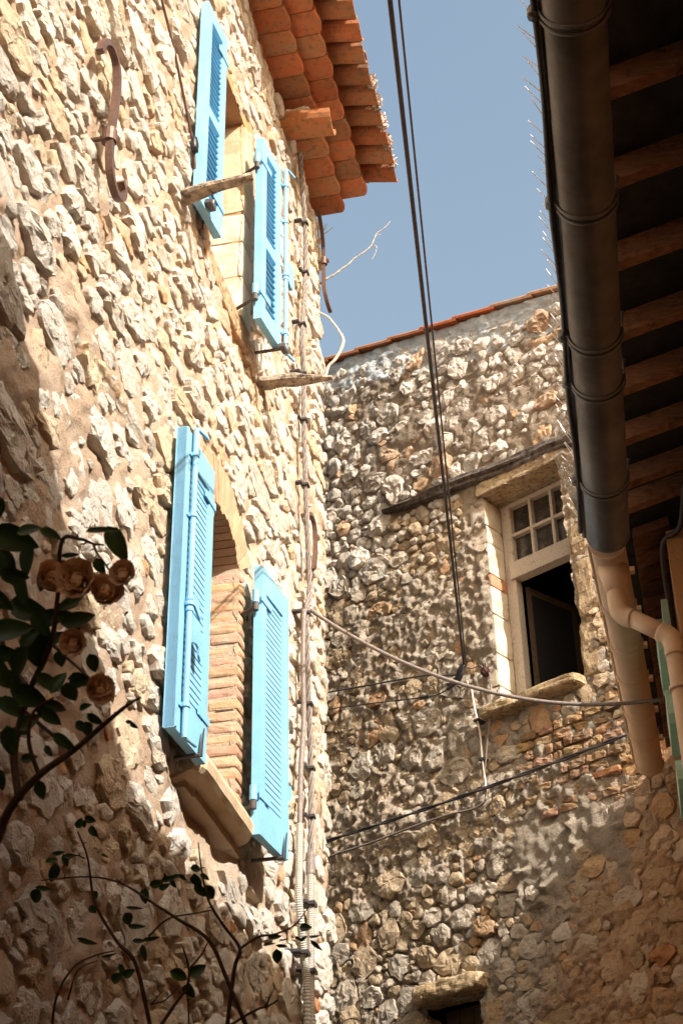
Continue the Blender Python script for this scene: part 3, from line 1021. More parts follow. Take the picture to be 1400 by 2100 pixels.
place_stones(PB, FBf, TB, FB, MT['bstone'], bwall, SB)

# the house behind its front
bb = MB(FB)
bb.hexa([(-8, -4, -EYE), (-7.8, -4, -EYE), (-7.8, -.315, -EYE), (-8, -.315, -EYE), (-8, -4, ztop(-8) - .08), (-7.8, -4, ztop(-7.8) - .08), (-7.8, -.315, ztop(-7.8) - .08), (-8, -.315, ztop(-8) - .08)])
bb.hexa([(-2.4, -4, -EYE), (-2.2, -4, -EYE), (-2.2, -.315, -EYE), (-2.4, -.315, -EYE), (-2.4, -4, ztop(-2.4) - .08), (-2.2, -4, ztop(-2.2) - .08), (-2.2, -.315, ztop(-2.2) - .08), (-2.4, -.315, ztop(-2.4) - .08)])
bb.build('side_wall', MT['bmortar'], back)
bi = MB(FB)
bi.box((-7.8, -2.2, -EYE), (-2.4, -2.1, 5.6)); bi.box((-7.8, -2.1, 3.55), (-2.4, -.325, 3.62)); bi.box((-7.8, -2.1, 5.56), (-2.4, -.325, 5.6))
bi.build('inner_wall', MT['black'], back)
br_ = MB(FB)
br_.hexa([(-8.05, -4.2, ztop(-8.05) - .07), (-2.1, -4.2, ztop(-2.1) - .07), (-2.1, -.02, ztop(-2.1) - .07), (-8.05, -.02, ztop(-8.05) - .07),
          (-8.05, -4.2, ztop(-8.05) + .0), (-2.1, -4.2, ztop(-2.1) + .0), (-2.1, -.02, ztop(-2.1) + .0), (-8.05, -.02, ztop(-8.05) + .0)])
br_.build('roof', MT['tile'], back)
# verge tiles bedded along the sloping wall head
u = -6.3
k = 0
while u < -2.9:
    L = .30 + RNG.uniform(-.02, .02)
    tl = MB(FB)
    z0 = ztop(u) + .010 + .012; z1 = ztop(u + L) + .010
    V = []
    for (uu, zz, rr) in ((u - .02, z0 + .012, .052), (u + L * .5, (z0 + z1) / 2, .056), (u + L, z1, .058)):
        for j in range(8):
            a = math.pi * (j - .5) / 6.2
            V.append((uu, -.05 + .095 * math.cos(a), zz + rr * max(math.sin(a), -.1)))
    F_ = []
    for i in range(2):
        for j in range(7):
            F_.append((i * 8 + j, (i + 1) * 8 + j, (i + 1) * 8 + j + 1, i * 8 + j + 1))
        F_.append((i * 8 + 7, (i + 1) * 8 + 7, (i + 1) * 8, i * 8))
    F_ += [tuple(range(8)), tuple(range(23, 15, -1))]
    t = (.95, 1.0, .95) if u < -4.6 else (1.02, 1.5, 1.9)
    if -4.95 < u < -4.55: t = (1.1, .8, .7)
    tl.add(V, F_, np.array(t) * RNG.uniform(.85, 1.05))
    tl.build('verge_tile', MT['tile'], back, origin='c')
    u += L - .01
    k += 1
# charred lintel beam embedded in the rubble
bm = MB(FB)
A = np.linspace(-5.30, -3.62, 90)
V = []
for a in A:
    th = .045 * min(1, .35 + (a + 5.30) * 1.6)
    zc = beam_z(a)
    for j in range(22):
        t_ = 2 * math.pi * j / 22
        rr = 1 + .35 * float(vnoise(np.array([[a * 2.2, j * .9, 3.3]]))[0]) + .22 * float(vnoise(np.array([[a * 6, j * 2.1, 8.3]]))[0])
        V.append((a, .016 + .034 * math.cos(t_) * rr, zc + th * math.sin(t_) * rr + .006 * math.sin(a * 9)))
F_ = []
for i in range(len(A) - 1):
    for j in range(22):
        j2 = (j + 1) % 22
        F_.append((i * 22 + j, i * 22 + j2, (i + 1) * 22 + j2, (i + 1) * 22 + j))
F_ += [tuple(range(22)), tuple(range(len(A) * 22 - 1, len(A) * 22 - 23, -1))]
bm.add(V, F_)
bm.build('beam', MT['beam'], back)
# window surround
zj = WIN[2] - .03
heights = [.17, .21, .26, .19, .08, .22, .12, .19]
for k, h in enumerate(heights):
    br = MB(FB)
    dx = RNG.uniform(-.03, .012)
    col = (.90, .89, .88) if k != 4 else (.75, .42, .3)
    w0 = WIN[0] - .085 + dx
    br.rough(((w0 + WIN[0] + .002) / 2, -.088 + (.006 if k % 2 else 0), zj + h / 2), (WIN[0] + .002 - w0, .165, h - .002), .03, col, 5, 18, k)
    br.build('jamb_stone', MT['dressed'], back, origin='c')
    zj += h
zj = WIN[2] - .03
for k, h in enumerate((.36, .39, .26, .43)):
    br = MB(FB)
    br.rough((WIN[1] + .06 + RNG.uniform(0, .02), -.07, zj + h / 2), (.12, .17, h - .008), .07, (1.0, .92, .8), 6, 8, k)
    br.build('jamb_stone', MT['dresseddark'], back, origin='c')
    zj += h
lt = MB(FB); lt.rough((-4.262, -.062, 5.367), (.63, .18, .088), .08, (1.25, 1.18, 1.05), 10, 18, 3); lt.build('lintel', MT['dresseddark'], back, origin='c')
for (c, w) in ((-4.50, .26), (-4.165, .40)):
    sl = MB(FB); sl.rough((c, -.03, 3.866), (w - .006, .27, .062), .10, (1.15, 1.08, .92), 6, 9, c); sl.build('window_sill', MT['dresseddark'], back, origin='c')
rv = MB(FB)
rv.box((WIN[0] - .08, -.34, WIN[2] - .06), (WIN[0] - .001, -.145, WIN[3] + .05)); rv.box((WIN[1] + .001, -.34, WIN[2] - .06), (WIN[1] + .08, -.15, WIN[3] + .05))
rv.box((WIN[0] - .001, -.34, WIN[3] + .002), (WIN[1] + .001, -.125, WIN[3] + .05)); rv.box((WIN[0] - .001, -.34, WIN[2] - .06), (WIN[1] + .001, -.137, WIN[2] - .002))
rv.build('reveal', MT['dresseddark'], back)
# frame with a six pane transom light and an open casement below
wz = 4.795
fr = MB(FB)
fw = .034
d0, d1 = -.225, -.168
fr.box((WIN[0] + .002, d0, WIN[2]), (WIN[0] + .035 + fw, d1, WIN[3] - .002)); fr.box((WIN[1] - .002 - fw * .5, d0, WIN[2]), (WIN[1] - .002, d1, WIN[3] - .002))
wf = fr.build('window_frame', MT['framewood'], back)
rl = MB(FB); rl.box((WIN[0] + .04, d0 + .004, wz - .01), (WIN[1] - .021, d1 + .016, wz + .10)); rl.build('transom_rail', MT['framewood'], wf)
tz0, tz1 = wz + .10, WIN[3] - .004
u0, u1 = WIN[0] + .04, WIN[1] - .021
rl = MB(FB); rl.box((u0, d0 + .004, tz1 - .03), (u1, d1 + .004, tz1)); rl.box((u0, d0 + .004, tz0), (u0 + .022, d1 + .004, tz1 - .03)); rl.box((u1 - .018, d0 + .004, tz0), (u1, d1 + .004, tz1 - .03)); rl.build('transom_sash', MT['framewood'], wf)
pw_ = (u1 - .018 - u0 - .022) / 3
for i in range(2):
    mu = u0 + .022 + pw_ * (i + 1)
    g_ = MB(FB); g_.box((mu - .009, d0 + .008, tz0), (mu + .009, d1 + .001, tz1 - .03)); g_.build('glazing_bar', MT['framewood'], wf)
zm = (tz0 + tz1 - .03) / 2
for i in range(3):
    a0 = u0 + .022 + pw_ * i + .009; a1 = a0 + pw_ - .018
    g_ = MB(FB); g_.box((a0, d0 + .008, zm - .010), (a1, d1 - .002, zm + .010)); g_.build('glazing_bar', MT['framewood'], wf)
    for (b0, b1) in ((tz0, zm - .01), (zm + .01, tz1 - .03)):
        p = MB(FB); p.box((a0, d0 + .018, b0), (a1, d0 + .022, b1)); p.build('pane', MT['glass'], wf)
# casement leaf hung on the left jamb, swung into the room
def FC(P):
    P = np.asarray(P, float).reshape(-1, 3)
    an = math.radians(80)
    return FB(np.stack([WIN[0] + .085 + P[:, 0] * math.cos(an) , -.235 - P[:, 0] * math.sin(an) + P[:, 1] * .6, P[:, 2]], 1))
cs = MB(FC)
cw = .42
c0, c1 = WIN[2] + .02, wz - .035
cs.box((0, -.03, c0), (.04, 0, c1)); cs.box((cw - .04, -.03, c0), (cw, 0, c1)); cs.box((.04, -.03, c0), (cw - .04, 0, c0 + .05)); cs.box((.04, -.03, c1 - .045), (cw - .04, 0, c1))
cso = cs.build('casement', MT['darkwood'], back)
cp = MB(FC); cp.box((.04, -.018, c0 + .05), (cw - .04, -.014, c1 - .045)); cp.build('pane', MT['black'], cso)
cu = MB(FB)
A = np.linspace(WIN[0] - .1, WIN[1] + .1, 60)
V = [(a, -.95 + .02 * math.sin(a * 80), zz) for zz in (3.63, 5.4) for a in A]
cu.add(V, [(i, i + 1, 60 + i + 1, 60 + i) for i in range(59)])
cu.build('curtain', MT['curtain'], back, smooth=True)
# bricked repair below the sill
for (u0, u1, v0, v1), rows in zip(BRP, (4, 5)):
    hrow = (v1 - v0) / rows
    for r in range(rows):
        uu = u0 + (.06 if r % 2 else 0) + RNG.uniform(-.03, .03)
        while uu < u1:
            w = RNG.choice([.125, .06, .115, .13])
            if RNG.random() > .14 and not (hrow > .055 and -3.98 < uu < -3.86 and r in (2, 3) and v0 < 3.3):
                br = MB(FB)
                kk = RNG.uniform(.7, 1.15)
                br.rough((uu + w / 2, -.030 + RNG.uniform(-.010, .012), v0 + hrow * (r + .5) + .006 * math.sin(uu * 9)), (w - .011, .09, hrow - .009), .20, (kk, kk * RNG.uniform(.95, 1.15), kk * RNG.uniform(.85, 1.05)), 4, 10, uu * 7 + r)
                br.build('brick', MT['brickworn'], back, origin='c')
            uu += w
    tb = None
tb = MB(FB); tb.rough((-3.90, -.0, 3.31), (.17, .06, .035), .1, (1.25, .95, .75), 4, 8); tb.build('brick', MT['brickworn'], back, origin='c')
# low window at the foot
lt = MB(FB); lt.rough((-4.985, -.01, 2.425), (.46, .2, .095), .13, (1.35, 1.25, 1.05), 10, 7, 5); lt.build('lintel', MT['dresseddark'], back, origin='c')
for (u_, w_) in ((LOW[0] - .05, .1), (LOW[1] + .075, .15)):
    zz = 1.0
    for h in (.4, .36, .58):
        br = MB(FB); br.rough((u_, -.07, zz + h / 2), (w_, .19, h - .01), .06, (1.05, .92, .75), 6, 9, zz + u_); br.build('jamb_stone', MT['dresseddark'], back, origin='c')
        zz += h
lw = MB(FB)
for i in range(4):
    x0 = LOW[0] + .095 * i
    lw.box((x0 + .002, -.20, 1.2), (x0 + .090, -.17, 2.38))
lw.build('plank_shutter', MT['darkwood'], back)

# ================================================================== low house on the right (grey and sand gutters)
low = empty('low_house', FL((4, 3, -EYE))[0], 'low house on the right with red rafters under its dark eaves', 'house')
lw = MB(FL)
def hexwall(mb, s0, s1, n0a, n0b, n1, z0, z1a, z1b):
    mb.hexa([(s0, n0a, z0), (s1, n0b, z0), (s1, n1, z0), (s0, n1, z0), (s0, n0a, z1a), (s1, n0b, z1a), (s1, n1, z1b), (s0, n1, z1b)])
hexwall(lw, 1.69, 5.30, 1.915, 1.84, 2.1, -EYE, 3.36, 3.40)
hexwall(lw, 5.303, 7.30, 1.715, 1.765, 2.1, -EYE, 3.29, 3.36)
hexwall(lw, 1.69, 1.9, 2.1, 2.1, 6.0, -EYE, 3.4, 4.4)
low_wall = lw.build('wall', MT['wallr'], low)
# roof boards and covering
rb = MB(FL)
def eave_n(s): return 1.545 - .036 * (s - 2.7)
rb.hexa([(1.70, 1.60, 3.395), (5.22, 1.50, 3.395), (5.22, 4.6, 4.23), (1.70, 4.6, 4.23), (1.70, 1.60, 3.42), (5.22, 1.50, 3.42), (5.22, 4.6, 4.255), (1.70, 4.6, 4.255)])
rb.build('roof_board', MT['deck'], low)
rb = MB(FL)
rb.hexa([(5.225, 1.50, 3.325), (7.32, 1.565, 3.325), (7.0, 4.6, 4.16), (5.225, 4.6, 4.16), (5.225, 1.50, 3.345), (7.32, 1.565, 3.345), (7.0, 4.6, 4.18), (5.225, 4.6, 4.18)])
rb.build('roof_board', MT['deck'], low)
cv = MB(FL)
for (s0, s1, na, nb, zb) in ((1.69, 5.22, 1.575, 1.475, 3.43), (5.225, 7.3, 1.475, 1.535, 3.352)):
    k = int((s1 - s0) / .1)
    for j in range(k):
        a0 = s0 + (s1 - s0) * j / k; a1 = s0 + (s1 - s0) * (j + 1) / k
        n0 = na + (nb - na) * j / k; n1 = na + (nb - na) * (j + 1) / k
        h0 = .04 * (j % 2); h1 = .04 * ((j + 1) % 2)
        cv.add([(a0, n0, zb + h0), (a1, n1, zb + h1), (a1, 4.6, zb + .83 + h1), (a0, 4.6, zb + .83 + h0), (a1, 8.5, zb - .1 + h1), (a0, 8.5, zb - .1 + h0), (a0, n0, zb), (a1, n1, zb)], [(0, 1, 2, 3), (3, 2, 4, 5), (6, 7, 1, 0)])
cv.build('roof', MT['tile'], low)
# rafters over the grey gutter
for k, sr in enumerate((2.04, 2.38, 2.74, 3.09, 3.435, 3.79, 4.135, 4.43, 4.74, 5.02, 5.19)):
    rr = MB(FL)
    n0 = eave_n(sr) + .115; w = .043; h = .085 if k < 8 else .075
    z0 = 3.388 - h + (n0 - 1.56) * .27; z1 = 3.388 - h + (2.0 - 1.56) * .27
    rr.hexa([(sr - w, n0, z0), (sr, n0, z0), (sr, 2.0, z1), (sr - w, 2.0, z1), (sr - w, n0, z0 + h), (sr, n0, z0 + h), (sr, 2.0, z1 + h), (sr - w, 2.0, z1 + h)], np.array([1, 1, 1]) * RNG.uniform(.8, 1.25))
    rr.build('rafter', MT['rafter'], low, origin='c')
# soffit battens over the sand gutter
k = 0
sr = 5.30
while sr < 7.25:
    rr = MB(FL)
    nb_ = 1.715 + .05 * (sr - 5.3) / 2
    n0 = nb_ - .125
    w = RNG.uniform(.085, .115)
    zz = 3.322
    dz = RNG.uniform(-.006, .004)
    rr.hexa([(sr, n0, zz - .042 + dz), (sr + w, n0, zz - .042), (sr + w, nb_ + .02, zz - .005), (sr, nb_ + .02, zz - .005 + dz), (sr, n0, zz), (sr + w, n0, zz), (sr + w, nb_ + .02, zz + .036), (sr, nb_ + .02, zz + .036)], np.array([.55, .45, .4]) * RNG.uniform(.7, 1.3))
    rr.build('soffit_board', MT['rafter'], low, origin='c')
    sr += w + RNG.uniform(.016, .035)
# black cable under the eave
cb = MB(FL)
cb.tube(curve([(5.0, 1.80, 3.30), (5.25, 1.77, 3.27), (5.36, 1.70, 3.262), (5.8, 1.705, 3.25), (6.4, 1.725, 3.255), (7.2, 1.745, 3.26)]), .011, 8)
tag(cb.build('eave_cable', MT['cable'], smooth=True), 'black cable running under the eave along the ochre wall top', 'cable')
# mint shutter standing open against the right wall
ms = MB(FL)
ms.box((5.62, 1.668, 2.30), (6.02, 1.694, 3.17))
mo = ms.build('shutter', MT['mint'], low)
mo['label'] = 'pale mint board shutter beside the sand coloured downpipe'
for (z0, z1) in ((2.93, 3.12), (2.655, 2.80), (2.38, 2.5)):
    bt = MB(FL)
    bt.prism([(5.66, z0 + .03), (5.69, z0), (6.005, z0), (6.005, z1), (5.69, z1), (5.66, z1 - .03)], 1.632, 1.666, 1)
    bt.build('batten', MT['mint'], mo)

# tall neighbour behind the camera; its verge and eave throw the big shade on the left house
tall = empty('tall_house', FL((-2, 4, -EYE))[0], 'taller rendered house on the right beside the viewer', 'house')
tw = MB(FL)
tw.hexa([(-13, 1.95, -EYE), (1.50, 1.95, -EYE), (1.50, 4.4, -EYE), (-13, 4.4, -EYE), (-13, 1.95, 4.55), (1.50, 1.95, 4.55), (1.50, 4.4, 5.04), (-13, 4.4, 5.04)])
tw.hexa([(-13, 4.403, -EYE), (1.50, 4.403, -EYE), (1.50, 7.4, -EYE), (-13, 7.4, -EYE), (-13, 4.403, 5.03), (1.50, 4.403, 5.03), (1.50, 7.4, 4.45), (-13, 7.4, 4.45)])
tw.build('wall', MT['wallr'], tall)
tr = MB(FL)
tr.add([(-13.1, 1.40, 4.45), (1.57, 1.40, 4.45), (1.57, 4.4, 5.05), (-13.1, 4.4, 5.05), (-13.1, 1.40, 4.54), (1.57, 1.40, 4.54), (1.57, 4.4, 5.14), (-13.1, 4.4, 5.14), (1.57, 7.6, 4.5), (-13.1, 7.6, 4.5), (1.57, 7.6, 4.41), (-13.1, 7.6, 4.41)],
       [(0, 3, 2, 1), (4, 5, 6, 7), (0, 1, 5, 4), (1, 2, 6, 5), (0, 4, 7, 3), (7, 6, 8, 9), (3, 11, 10, 2), (2, 10, 8, 6), (3, 7, 9, 11), (9, 8, 10, 11)])
tr.build('roof', MT['tile'], tall)

# ------------------------------------------------------------------ gutters
def gut_n(s): return 1.588 - .037 * (s - 2.7)
gut = empty('roof_gutter', FL((3.4, 1.56, 3.15))[0], 'weathered grey zinc half round gutter hung along the right eave', 'gutter')
def trough(mb, pts, r, thick=.004, seg=16, extra=0.0):
    # pts: (s, n, z of the rim)
    V = []
    for (s_, n_, z_) in pts:
        for ro in (r, r - thick):
            for j in range(seg + 1):
                a = math.pi + math.pi * j / seg
                V.append((s_, n_ + ro * math.cos(a), z_ + ro * math.sin(a)))
    F_ = []
    m = seg + 1
    o = lambda i, q, j: (i * 2 + q) * m + j
    for i in range(len(pts) - 1):
        for j in range(seg):
            F_ += [(o(i, 0, j), o(i + 1, 0, j), o(i + 1, 0, j + 1), o(i, 0, j + 1)), (o(i, 1, j), o(i, 1, j + 1), o(i + 1, 1, j + 1), o(i + 1, 1, j))]
        for j in (0, seg):
            F_.append((o(i, 0, j), o(i, 1, j), o(i + 1, 1, j), o(i + 1, 0, j)))
    for i in (0, len(pts) - 1):
        for j in range(seg):
            F_.append((o(i, 0, j), o(i, 0, j + 1), o(i, 1, j + 1), o(i, 1, j)))
    mb.add(V, F_)
def cap_disc(mb, s_, n_, z_, r, w=.006, seg=16):
    poly = [(n_ + r * math.cos(math.pi + math.pi * j / seg), z_ + r * math.sin(math.pi + math.pi * j / seg)) for j in range(seg + 1)]
    mb.prism(poly, s_ - w, s_, 0)
GR = .083
joints = [1.72, 2.675, 3.02, 3.90, 4.42, 5.183]
for a0, a1 in zip(joints[:-1], joints[1:]):
    t = MB(FL)
    trough(t, [(a0, gut_n(a0), 3.24), (a1 + .03, gut_n(a1 + .03), 3.24)] if a1 < 5.1 else [(a0, gut_n(a0), 3.24), (a1, gut_n(a1), 3.24)], GR - .0015 * (joints.index(a0) % 2))
    t.build('gutter_length', MT['zinc'], gut, smooth=True)
cp = MB(FL); cap_disc(cp, 5.19, gut_n(5.18), 3.241, GR + .002); cp.build('end_cap', MT['zinc'], gut)
bd = MB(FL); bd.tube([(1.72, gut_n(1.72) - GR - .006, 3.246), (5.19, gut_n(5.19) - GR - .006, 3.246)], .010, 10); bd.build('rim_bead', MT['zinc'], gut, smooth=True)
for sb in (2.675, 3.36, 3.97, 4.215, 4.80):
    k = MB(FL)
    for off in (-.012, .012):
        V = []
        for j in range(20):
            a = math.pi - .12 + (math.pi + .24) * j / 19
            V.append((sb + off, gut_n(sb) + (GR + .004) * math.cos(a), 3.24 + (GR + .004) * math.sin(a)))
        k.tube(V, .0055, 6)
    V = [(sb, gut_n(sb) - GR - .018, 3.262), (sb, gut_n(sb) - GR - .02, 3.23)]
    k.tube(V, .017, 8)
    k.tube([(sb, gut_n(sb) + GR - .002, 3.245), (sb, gut_n(sb) + GR + .012, 3.31)], .006, 6)
    k.build('bracket', MT['zinc'], gut, smooth=True)
rc = MB(FL)
pts = [(s_, gut_n(s_) - GR - .016 + .004 * math.sin(s_ * 7), 3.238 + .006 * math.sin(s_ * 5)) for s_ in np.linspace(1.75, 5.15, 40)]
rc.tube(pts, .0085, 8)
tag(rc.build('gutter_cable', MT['cable'], smooth=True), 'black cable clipped along the lip of the grey gutter', 'cable')

# bird spikes along the lip
bs = empty('bird_spike_strip', FL((3.4, 1.47, 3.26))[0], 'strip of thin pale bird spikes along the grey gutter lip', 'bird spikes')
st = MB(FL); st.box((1.9, 0, 0), (1.91, .001, .001))
st = MB(FL)
for a0 in np.linspace(1.9, 4.95, 8):
    a1 = a0 + .36
    if a1 > 5.2: a1 = 5.17
    st.hexa([(a0, gut_n(a0) - GR - .008, 3.257), (a1, gut_n(a1) - GR - .008, 3.257), (a1, gut_n(a1) - GR + .012, 3.257), (a0, gut_n(a0) - GR + .012, 3.257), (a0, gut_n(a0) - GR - .008, 3.261), (a1, gut_n(a1) - GR - .008, 3.261), (a1, gut_n(a1) - GR + .012, 3.261), (a0, gut_n(a0) - GR + .012, 3.261)])
st.build('base_strip', MT['spike'], bs)
s_ = 2.75
while s_ < 5.15:
    sp = MB(FL)
    L = .10 + RNG.uniform(-.015, .02)
    q0 = np.array([s_, gut_n(s_) - GR, 3.258])
    sp.tube([q0, q0 + np.array([-.005 + RNG.uniform(-.02, .02), -.052 + RNG.uniform(-.012, .012), L])], [.0021, .0014], 5)
    sp.build('spike', MT['spike'], bs)
    s_ += .047 + RNG.uniform(-.012, .012)
# scrap of white netting
nt_ = MB(FL)
qa, qb, qc = np.array([4.66, 1.345, 3.26]), np.array([4.72, 1.425, 3.252]), np.array([5.12, 1.405, 3.252])
for t in np.linspace(0, 1, 16):
    nt_.tube([qa + (qc - qa) * t, qb + (qc - qb) * t * .98], .0017, 4)
for t in np.linspace(0, 1, 9):
    p = qa + (qb - qa) * t
    nt_.tube([p, p + (qc - p) * .98], .0017, 4)
tag(nt_.build('wire_netting', MT['spike']), 'small triangular scrap of white netting at the grey gutter lip', 'netting')

# sand coloured plastic gutter and downpipe
def tg_n(s): return 1.490 + .028 * (s - 5.3)
tg = empty('roof_gutter', FL((6.3, 1.5, 3.12))[0], 'sand coloured plastic half round gutter beyond the grey one', 'gutter')
TR = .067
js = [5.235, 5.72, 6.06, 6.36, 6.73, 6.97, 7.33]
for a0, a1 in zip(js[:-1], js[1:]):
    t = MB(FL)
    trough(t, [(a0, tg_n(a0), 3.225), (a1, tg_n(a1), 3.225)], TR)
    t.build('gutter_length', MT['pvc'], tg, smooth=True)
for sj in js[1:]:
    t = MB(FL)
    trough(t, [(sj - .035, tg_n(sj - .035), 3.226), (sj + .004, tg_n(sj), 3.226)], TR + .006)
    t.build('collar', MT['pvc'], tg, smooth=True)
cp = MB(FL); cap_disc(cp, 5.238, tg_n(5.24), 3.2255, TR + .003); cap_disc(cp, 7.338, tg_n(7.33), 3.2255, TR + .005); cp.build('end_cap', MT['pvc'], tg)
bd = MB(FL); bd.tube([(5.235, tg_n(5.235) - TR - .004, 3.228), (7.33, tg_n(7.33) - TR - .004, 3.228)], .008, 8); bd.build('rim_bead', MT['pvc'], tg, smooth=True)
for sj in np.arange(5.45, 7.3, .32):
    t = MB(FL); t.box((sj, tg_n(sj) - TR - .016, 3.215), (sj + .02, tg_n(sj) - TR - .002, 3.24)); t.build('lip_clip', MT['pvc'], tg)
    t = MB(FL); t.box((sj, tg_n(sj) + TR, 3.22), (sj + .03, tg_n(sj) + TR + .02, 3.24)); t.build('bracket', MT['pvc'], tg)
dp = empty('downpipe', FL((5.33, 1.55, 2.9))[0], 'sand coloured plastic downpipe bending from the gutter outlet to the right wall', 'downpipe')
ot = MB(FL); ot.tube([(5.345, 1.497, 3.175), (5.345, 1.497, 3.12), (5.34, 1.497, 3.06)], [.062, .048, .042], 20); ot.build('outlet', MT['pvc'], dp, smooth=True)
bnd = [(5.34, 1.497, 3.085), (5.335, 1.497, 3.02), (5.33, 1.502, 2.975), (5.325, 1.525, 2.945), (5.315, 1.55, 2.93)]
e = MB(FL); e.tube(curve(bnd, 5), .038, 20); e.build('elbow', MT['pvc'], dp, smooth=True)
e = MB(FL); e.tube([(5.318, 1.54, 2.936), (5.30, 1.66, 2.838)], .0345, 20); e.build('pipe_length', MT['pvc'], dp, smooth=True)
e = MB(FL); e.tube(curve([(5.305, 1.64, 2.855), (5.30, 1.668, 2.83), (5.298, 1.68, 2.80), (5.297, 1.681, 2.74)], 5), .038, 20); e.build('elbow', MT['pvc'], dp, smooth=True)
e = MB(FL); e.tube([(5.297, 1.681, 2.76), (5.297, 1.677, .0), (5.297, 1.677, -1.55)], .034, 20); e.build('pipe_length', MT['pvc'], dp, smooth=True)
e = MB(FL); e.tube([(5.297, 1.681, 2.615), (5.297, 1.681, 2.60)], .042, 20); e.tube([(5.297, 1.681, 2.607), (5.297, 1.75, 2.607)], .008, 8); e.build('clip', MT['pvc'], dp, smooth=True)

# ------------------------------------------------------------------ iron ties, logs, spout on the left house
def strap(mb, pts, w, t):
    # flat bar bent through (s, n, z) points, width along s, thickness across
    P = [np.asarray(p, float) for p in pts]
    V = []
    for i, p in enumerate(P):
        d = P[min(i + 1, len(P) - 1)] - P[max(i - 1, 0)]
        d /= np.linalg.norm(d)
        nrm = np.cross(d, np.array([0, 1.0, 0])); nrm /= np.linalg.norm(nrm) + 1e-9
        for (a, b) in ((-1, -1), (1, -1), (1, 1), (-1, 1)):
            V.append(p + nrm * a * t / 2 + np.array([0, b * w / 2, 0]))
    F_ = []
    for i in range(len(P) - 1):
        for j in range(4):
            F_.append((i * 4 + j, i * 4 + (j + 1) % 4, (i + 1) * 4 + (j + 1) % 4, (i + 1) * 4 + j))
    F_ += [(3, 2, 1, 0), tuple(len(P) * 4 - 4 + j for j in range(4))]
    mb.add(V, F_)
wa = empty('wall_anchor', FL((3.48, .02, 4.1))[0], 'large S shaped brown iron wall anchor left of the upper window', 'wall anchor')
cl = curve([(3.375, .012, 4.305), (3.395, .013, 4.375), (3.450, .015, 4.420), (3.510, .016, 4.405), (3.538, .016, 4.335), (3.537, .016, 4.225), (3.527, .016, 4.115), (3.523, .016, 4.050), (3.527, .016, 3.960), (3.550, .016, 3.890), (3.605, .016, 3.855), (3.660, .016, 3.880), (3.675, .016, 3.930), (3.645, .016, 3.950)], 6)
sb = MB(FL); strap(sb, cl, .026, .022); sb.build('bar', MT['iron'], wa)
kn = MB(FL); kn.tube([(3.527, .01, 4.075), (3.527, .01, 4.02)], .026, 14); kn.tube([(3.527, .01, 4.045), (3.527, -.12, 4.045)], .009, 8); kn.build('boss', MT['iron'], wa, smooth=False)
w2 = empty('wall_anchor', FL((7.08, 0, 6.6))[0], 'curved brown iron wall anchor at the corner under the eave', 'wall anchor')
sb = MB(FL); strap(sb, curve([(6.97, -.01, 7.0), (7.05, -.01, 6.93), (7.075, -.005, 6.80), (7.075, -.005, 6.62), (7.08, -.005, 6.45), (7.12, .005, 6.36), (7.19, .01, 6.34)], 6), .022, .02); sb.build('bar', MT['iron'], w2)
kn = MB(FL); kn.tube([(7.075, .0, 6.68), (7.075, .0, 6.63)], .02, 12); kn.tube([(7.075, .03, 6.655), (7.06, -.12, 6.655)], .013, 8); kn.build('boss', MT['iron'], w2)
w3 = empty('wall_anchor', FL((6.64, 0, 4.3))[0], 'small hooked brown iron anchor beside the wall cable', 'wall anchor')
sb = MB(FL); strap(sb, curve([(6.56, -.04, 4.44), (6.60, .0, 4.475), (6.66, .01, 4.45), (6.685, .01, 4.37), (6.675, .01, 4.26), (6.665, .0, 4.18), (6.66, -.05, 4.17)], 6), .022, .02); sb.build('bar', MT['iron'], w3)

def log(name, label, pts, radii, seed):
    P = curve(pts, 6)
    V = []
    N = len(P); K = 12
    R = np.interp(np.linspace(0, 1, N), np.linspace(0, 1, len(radii)), radii)
    for i, p in enumerate(P):
        for j in range(K):
            a = 2 * math.pi * j / K
            rr = R[i] * (1 + .22 * float(vnoise(np.array([[math.cos(a) * 1.5 + seed, math.sin(a) * 1.5, i * .22]]))[0]))
            V.append((p[0] + rr * math.cos(a) * 1.1, p[1], p[2] + rr * math.sin(a) * .8))
    F_ = []
    for i in range(N - 1):
        for j in range(K):
            j2 = (j + 1) % K
            F_.append((i * K + j, (i + 1) * K + j, (i + 1) * K + j2, i * K + j2))
    F_ += [tuple(range(K)), tuple(range(N * K - 1, N * K - K - 1, -1))]
    mb = MB(FL); mb.add(V, F_)
    return tag(mb.build(name, MT['log']), label, 'wooden peg')
log('wooden_peg', 'short grey log end sticking out of the wall across the upper left shutter', [(4.42, -.10, 4.615), (4.415, .0, 4.628), (4.41, .12, 4.652), (4.41, .215, 4.665), (4.412, .275, 4.68)], [.034, .032, .028, .024, .016], 1.0)
log('wooden_peg', 'split grey log end sticking out of the wall near the corner over the cable', [(5.75, -.10, 4.70), (5.752, .0, 4.69), (5.755, .10, 4.688), (5.755, .20, 4.675), (5.76, .31, 4.668)], [.035, .04, .036, .028, .013], 5.0)
sp = empty('water_spout', FL((6.25, 0, 6.85))[0], 'orange terracotta spout tile poking from the wall under the cornice', 'spout')
h = MB(FL)
V = []
N = 11
for (n_, z_, r) in ((-.12, 6.965, .10), (.25, 6.925, .092)):
    for ro in (r, r - .016):
        for k in range(N):
            a = math.pi + math.pi * k / (N - 1)
            V.append((6.20 + ro * math.cos(a), n_, z_ + ro * math.sin(a) * 1.0))
F_ = []
o = lambda e, q_, k: (e * 2 + q_) * N + k
for k in range(N - 1):
    F_ += [(o(0, 0, k), o(0, 0, k + 1), o(1, 0, k + 1), o(1, 0, k)), (o(0, 1, k), o(1, 1, k), o(1, 1, k + 1), o(0, 1, k + 1)), (o(1, 0, k), o(1, 0, k + 1), o(1, 1, k + 1), o(1, 1, k))]
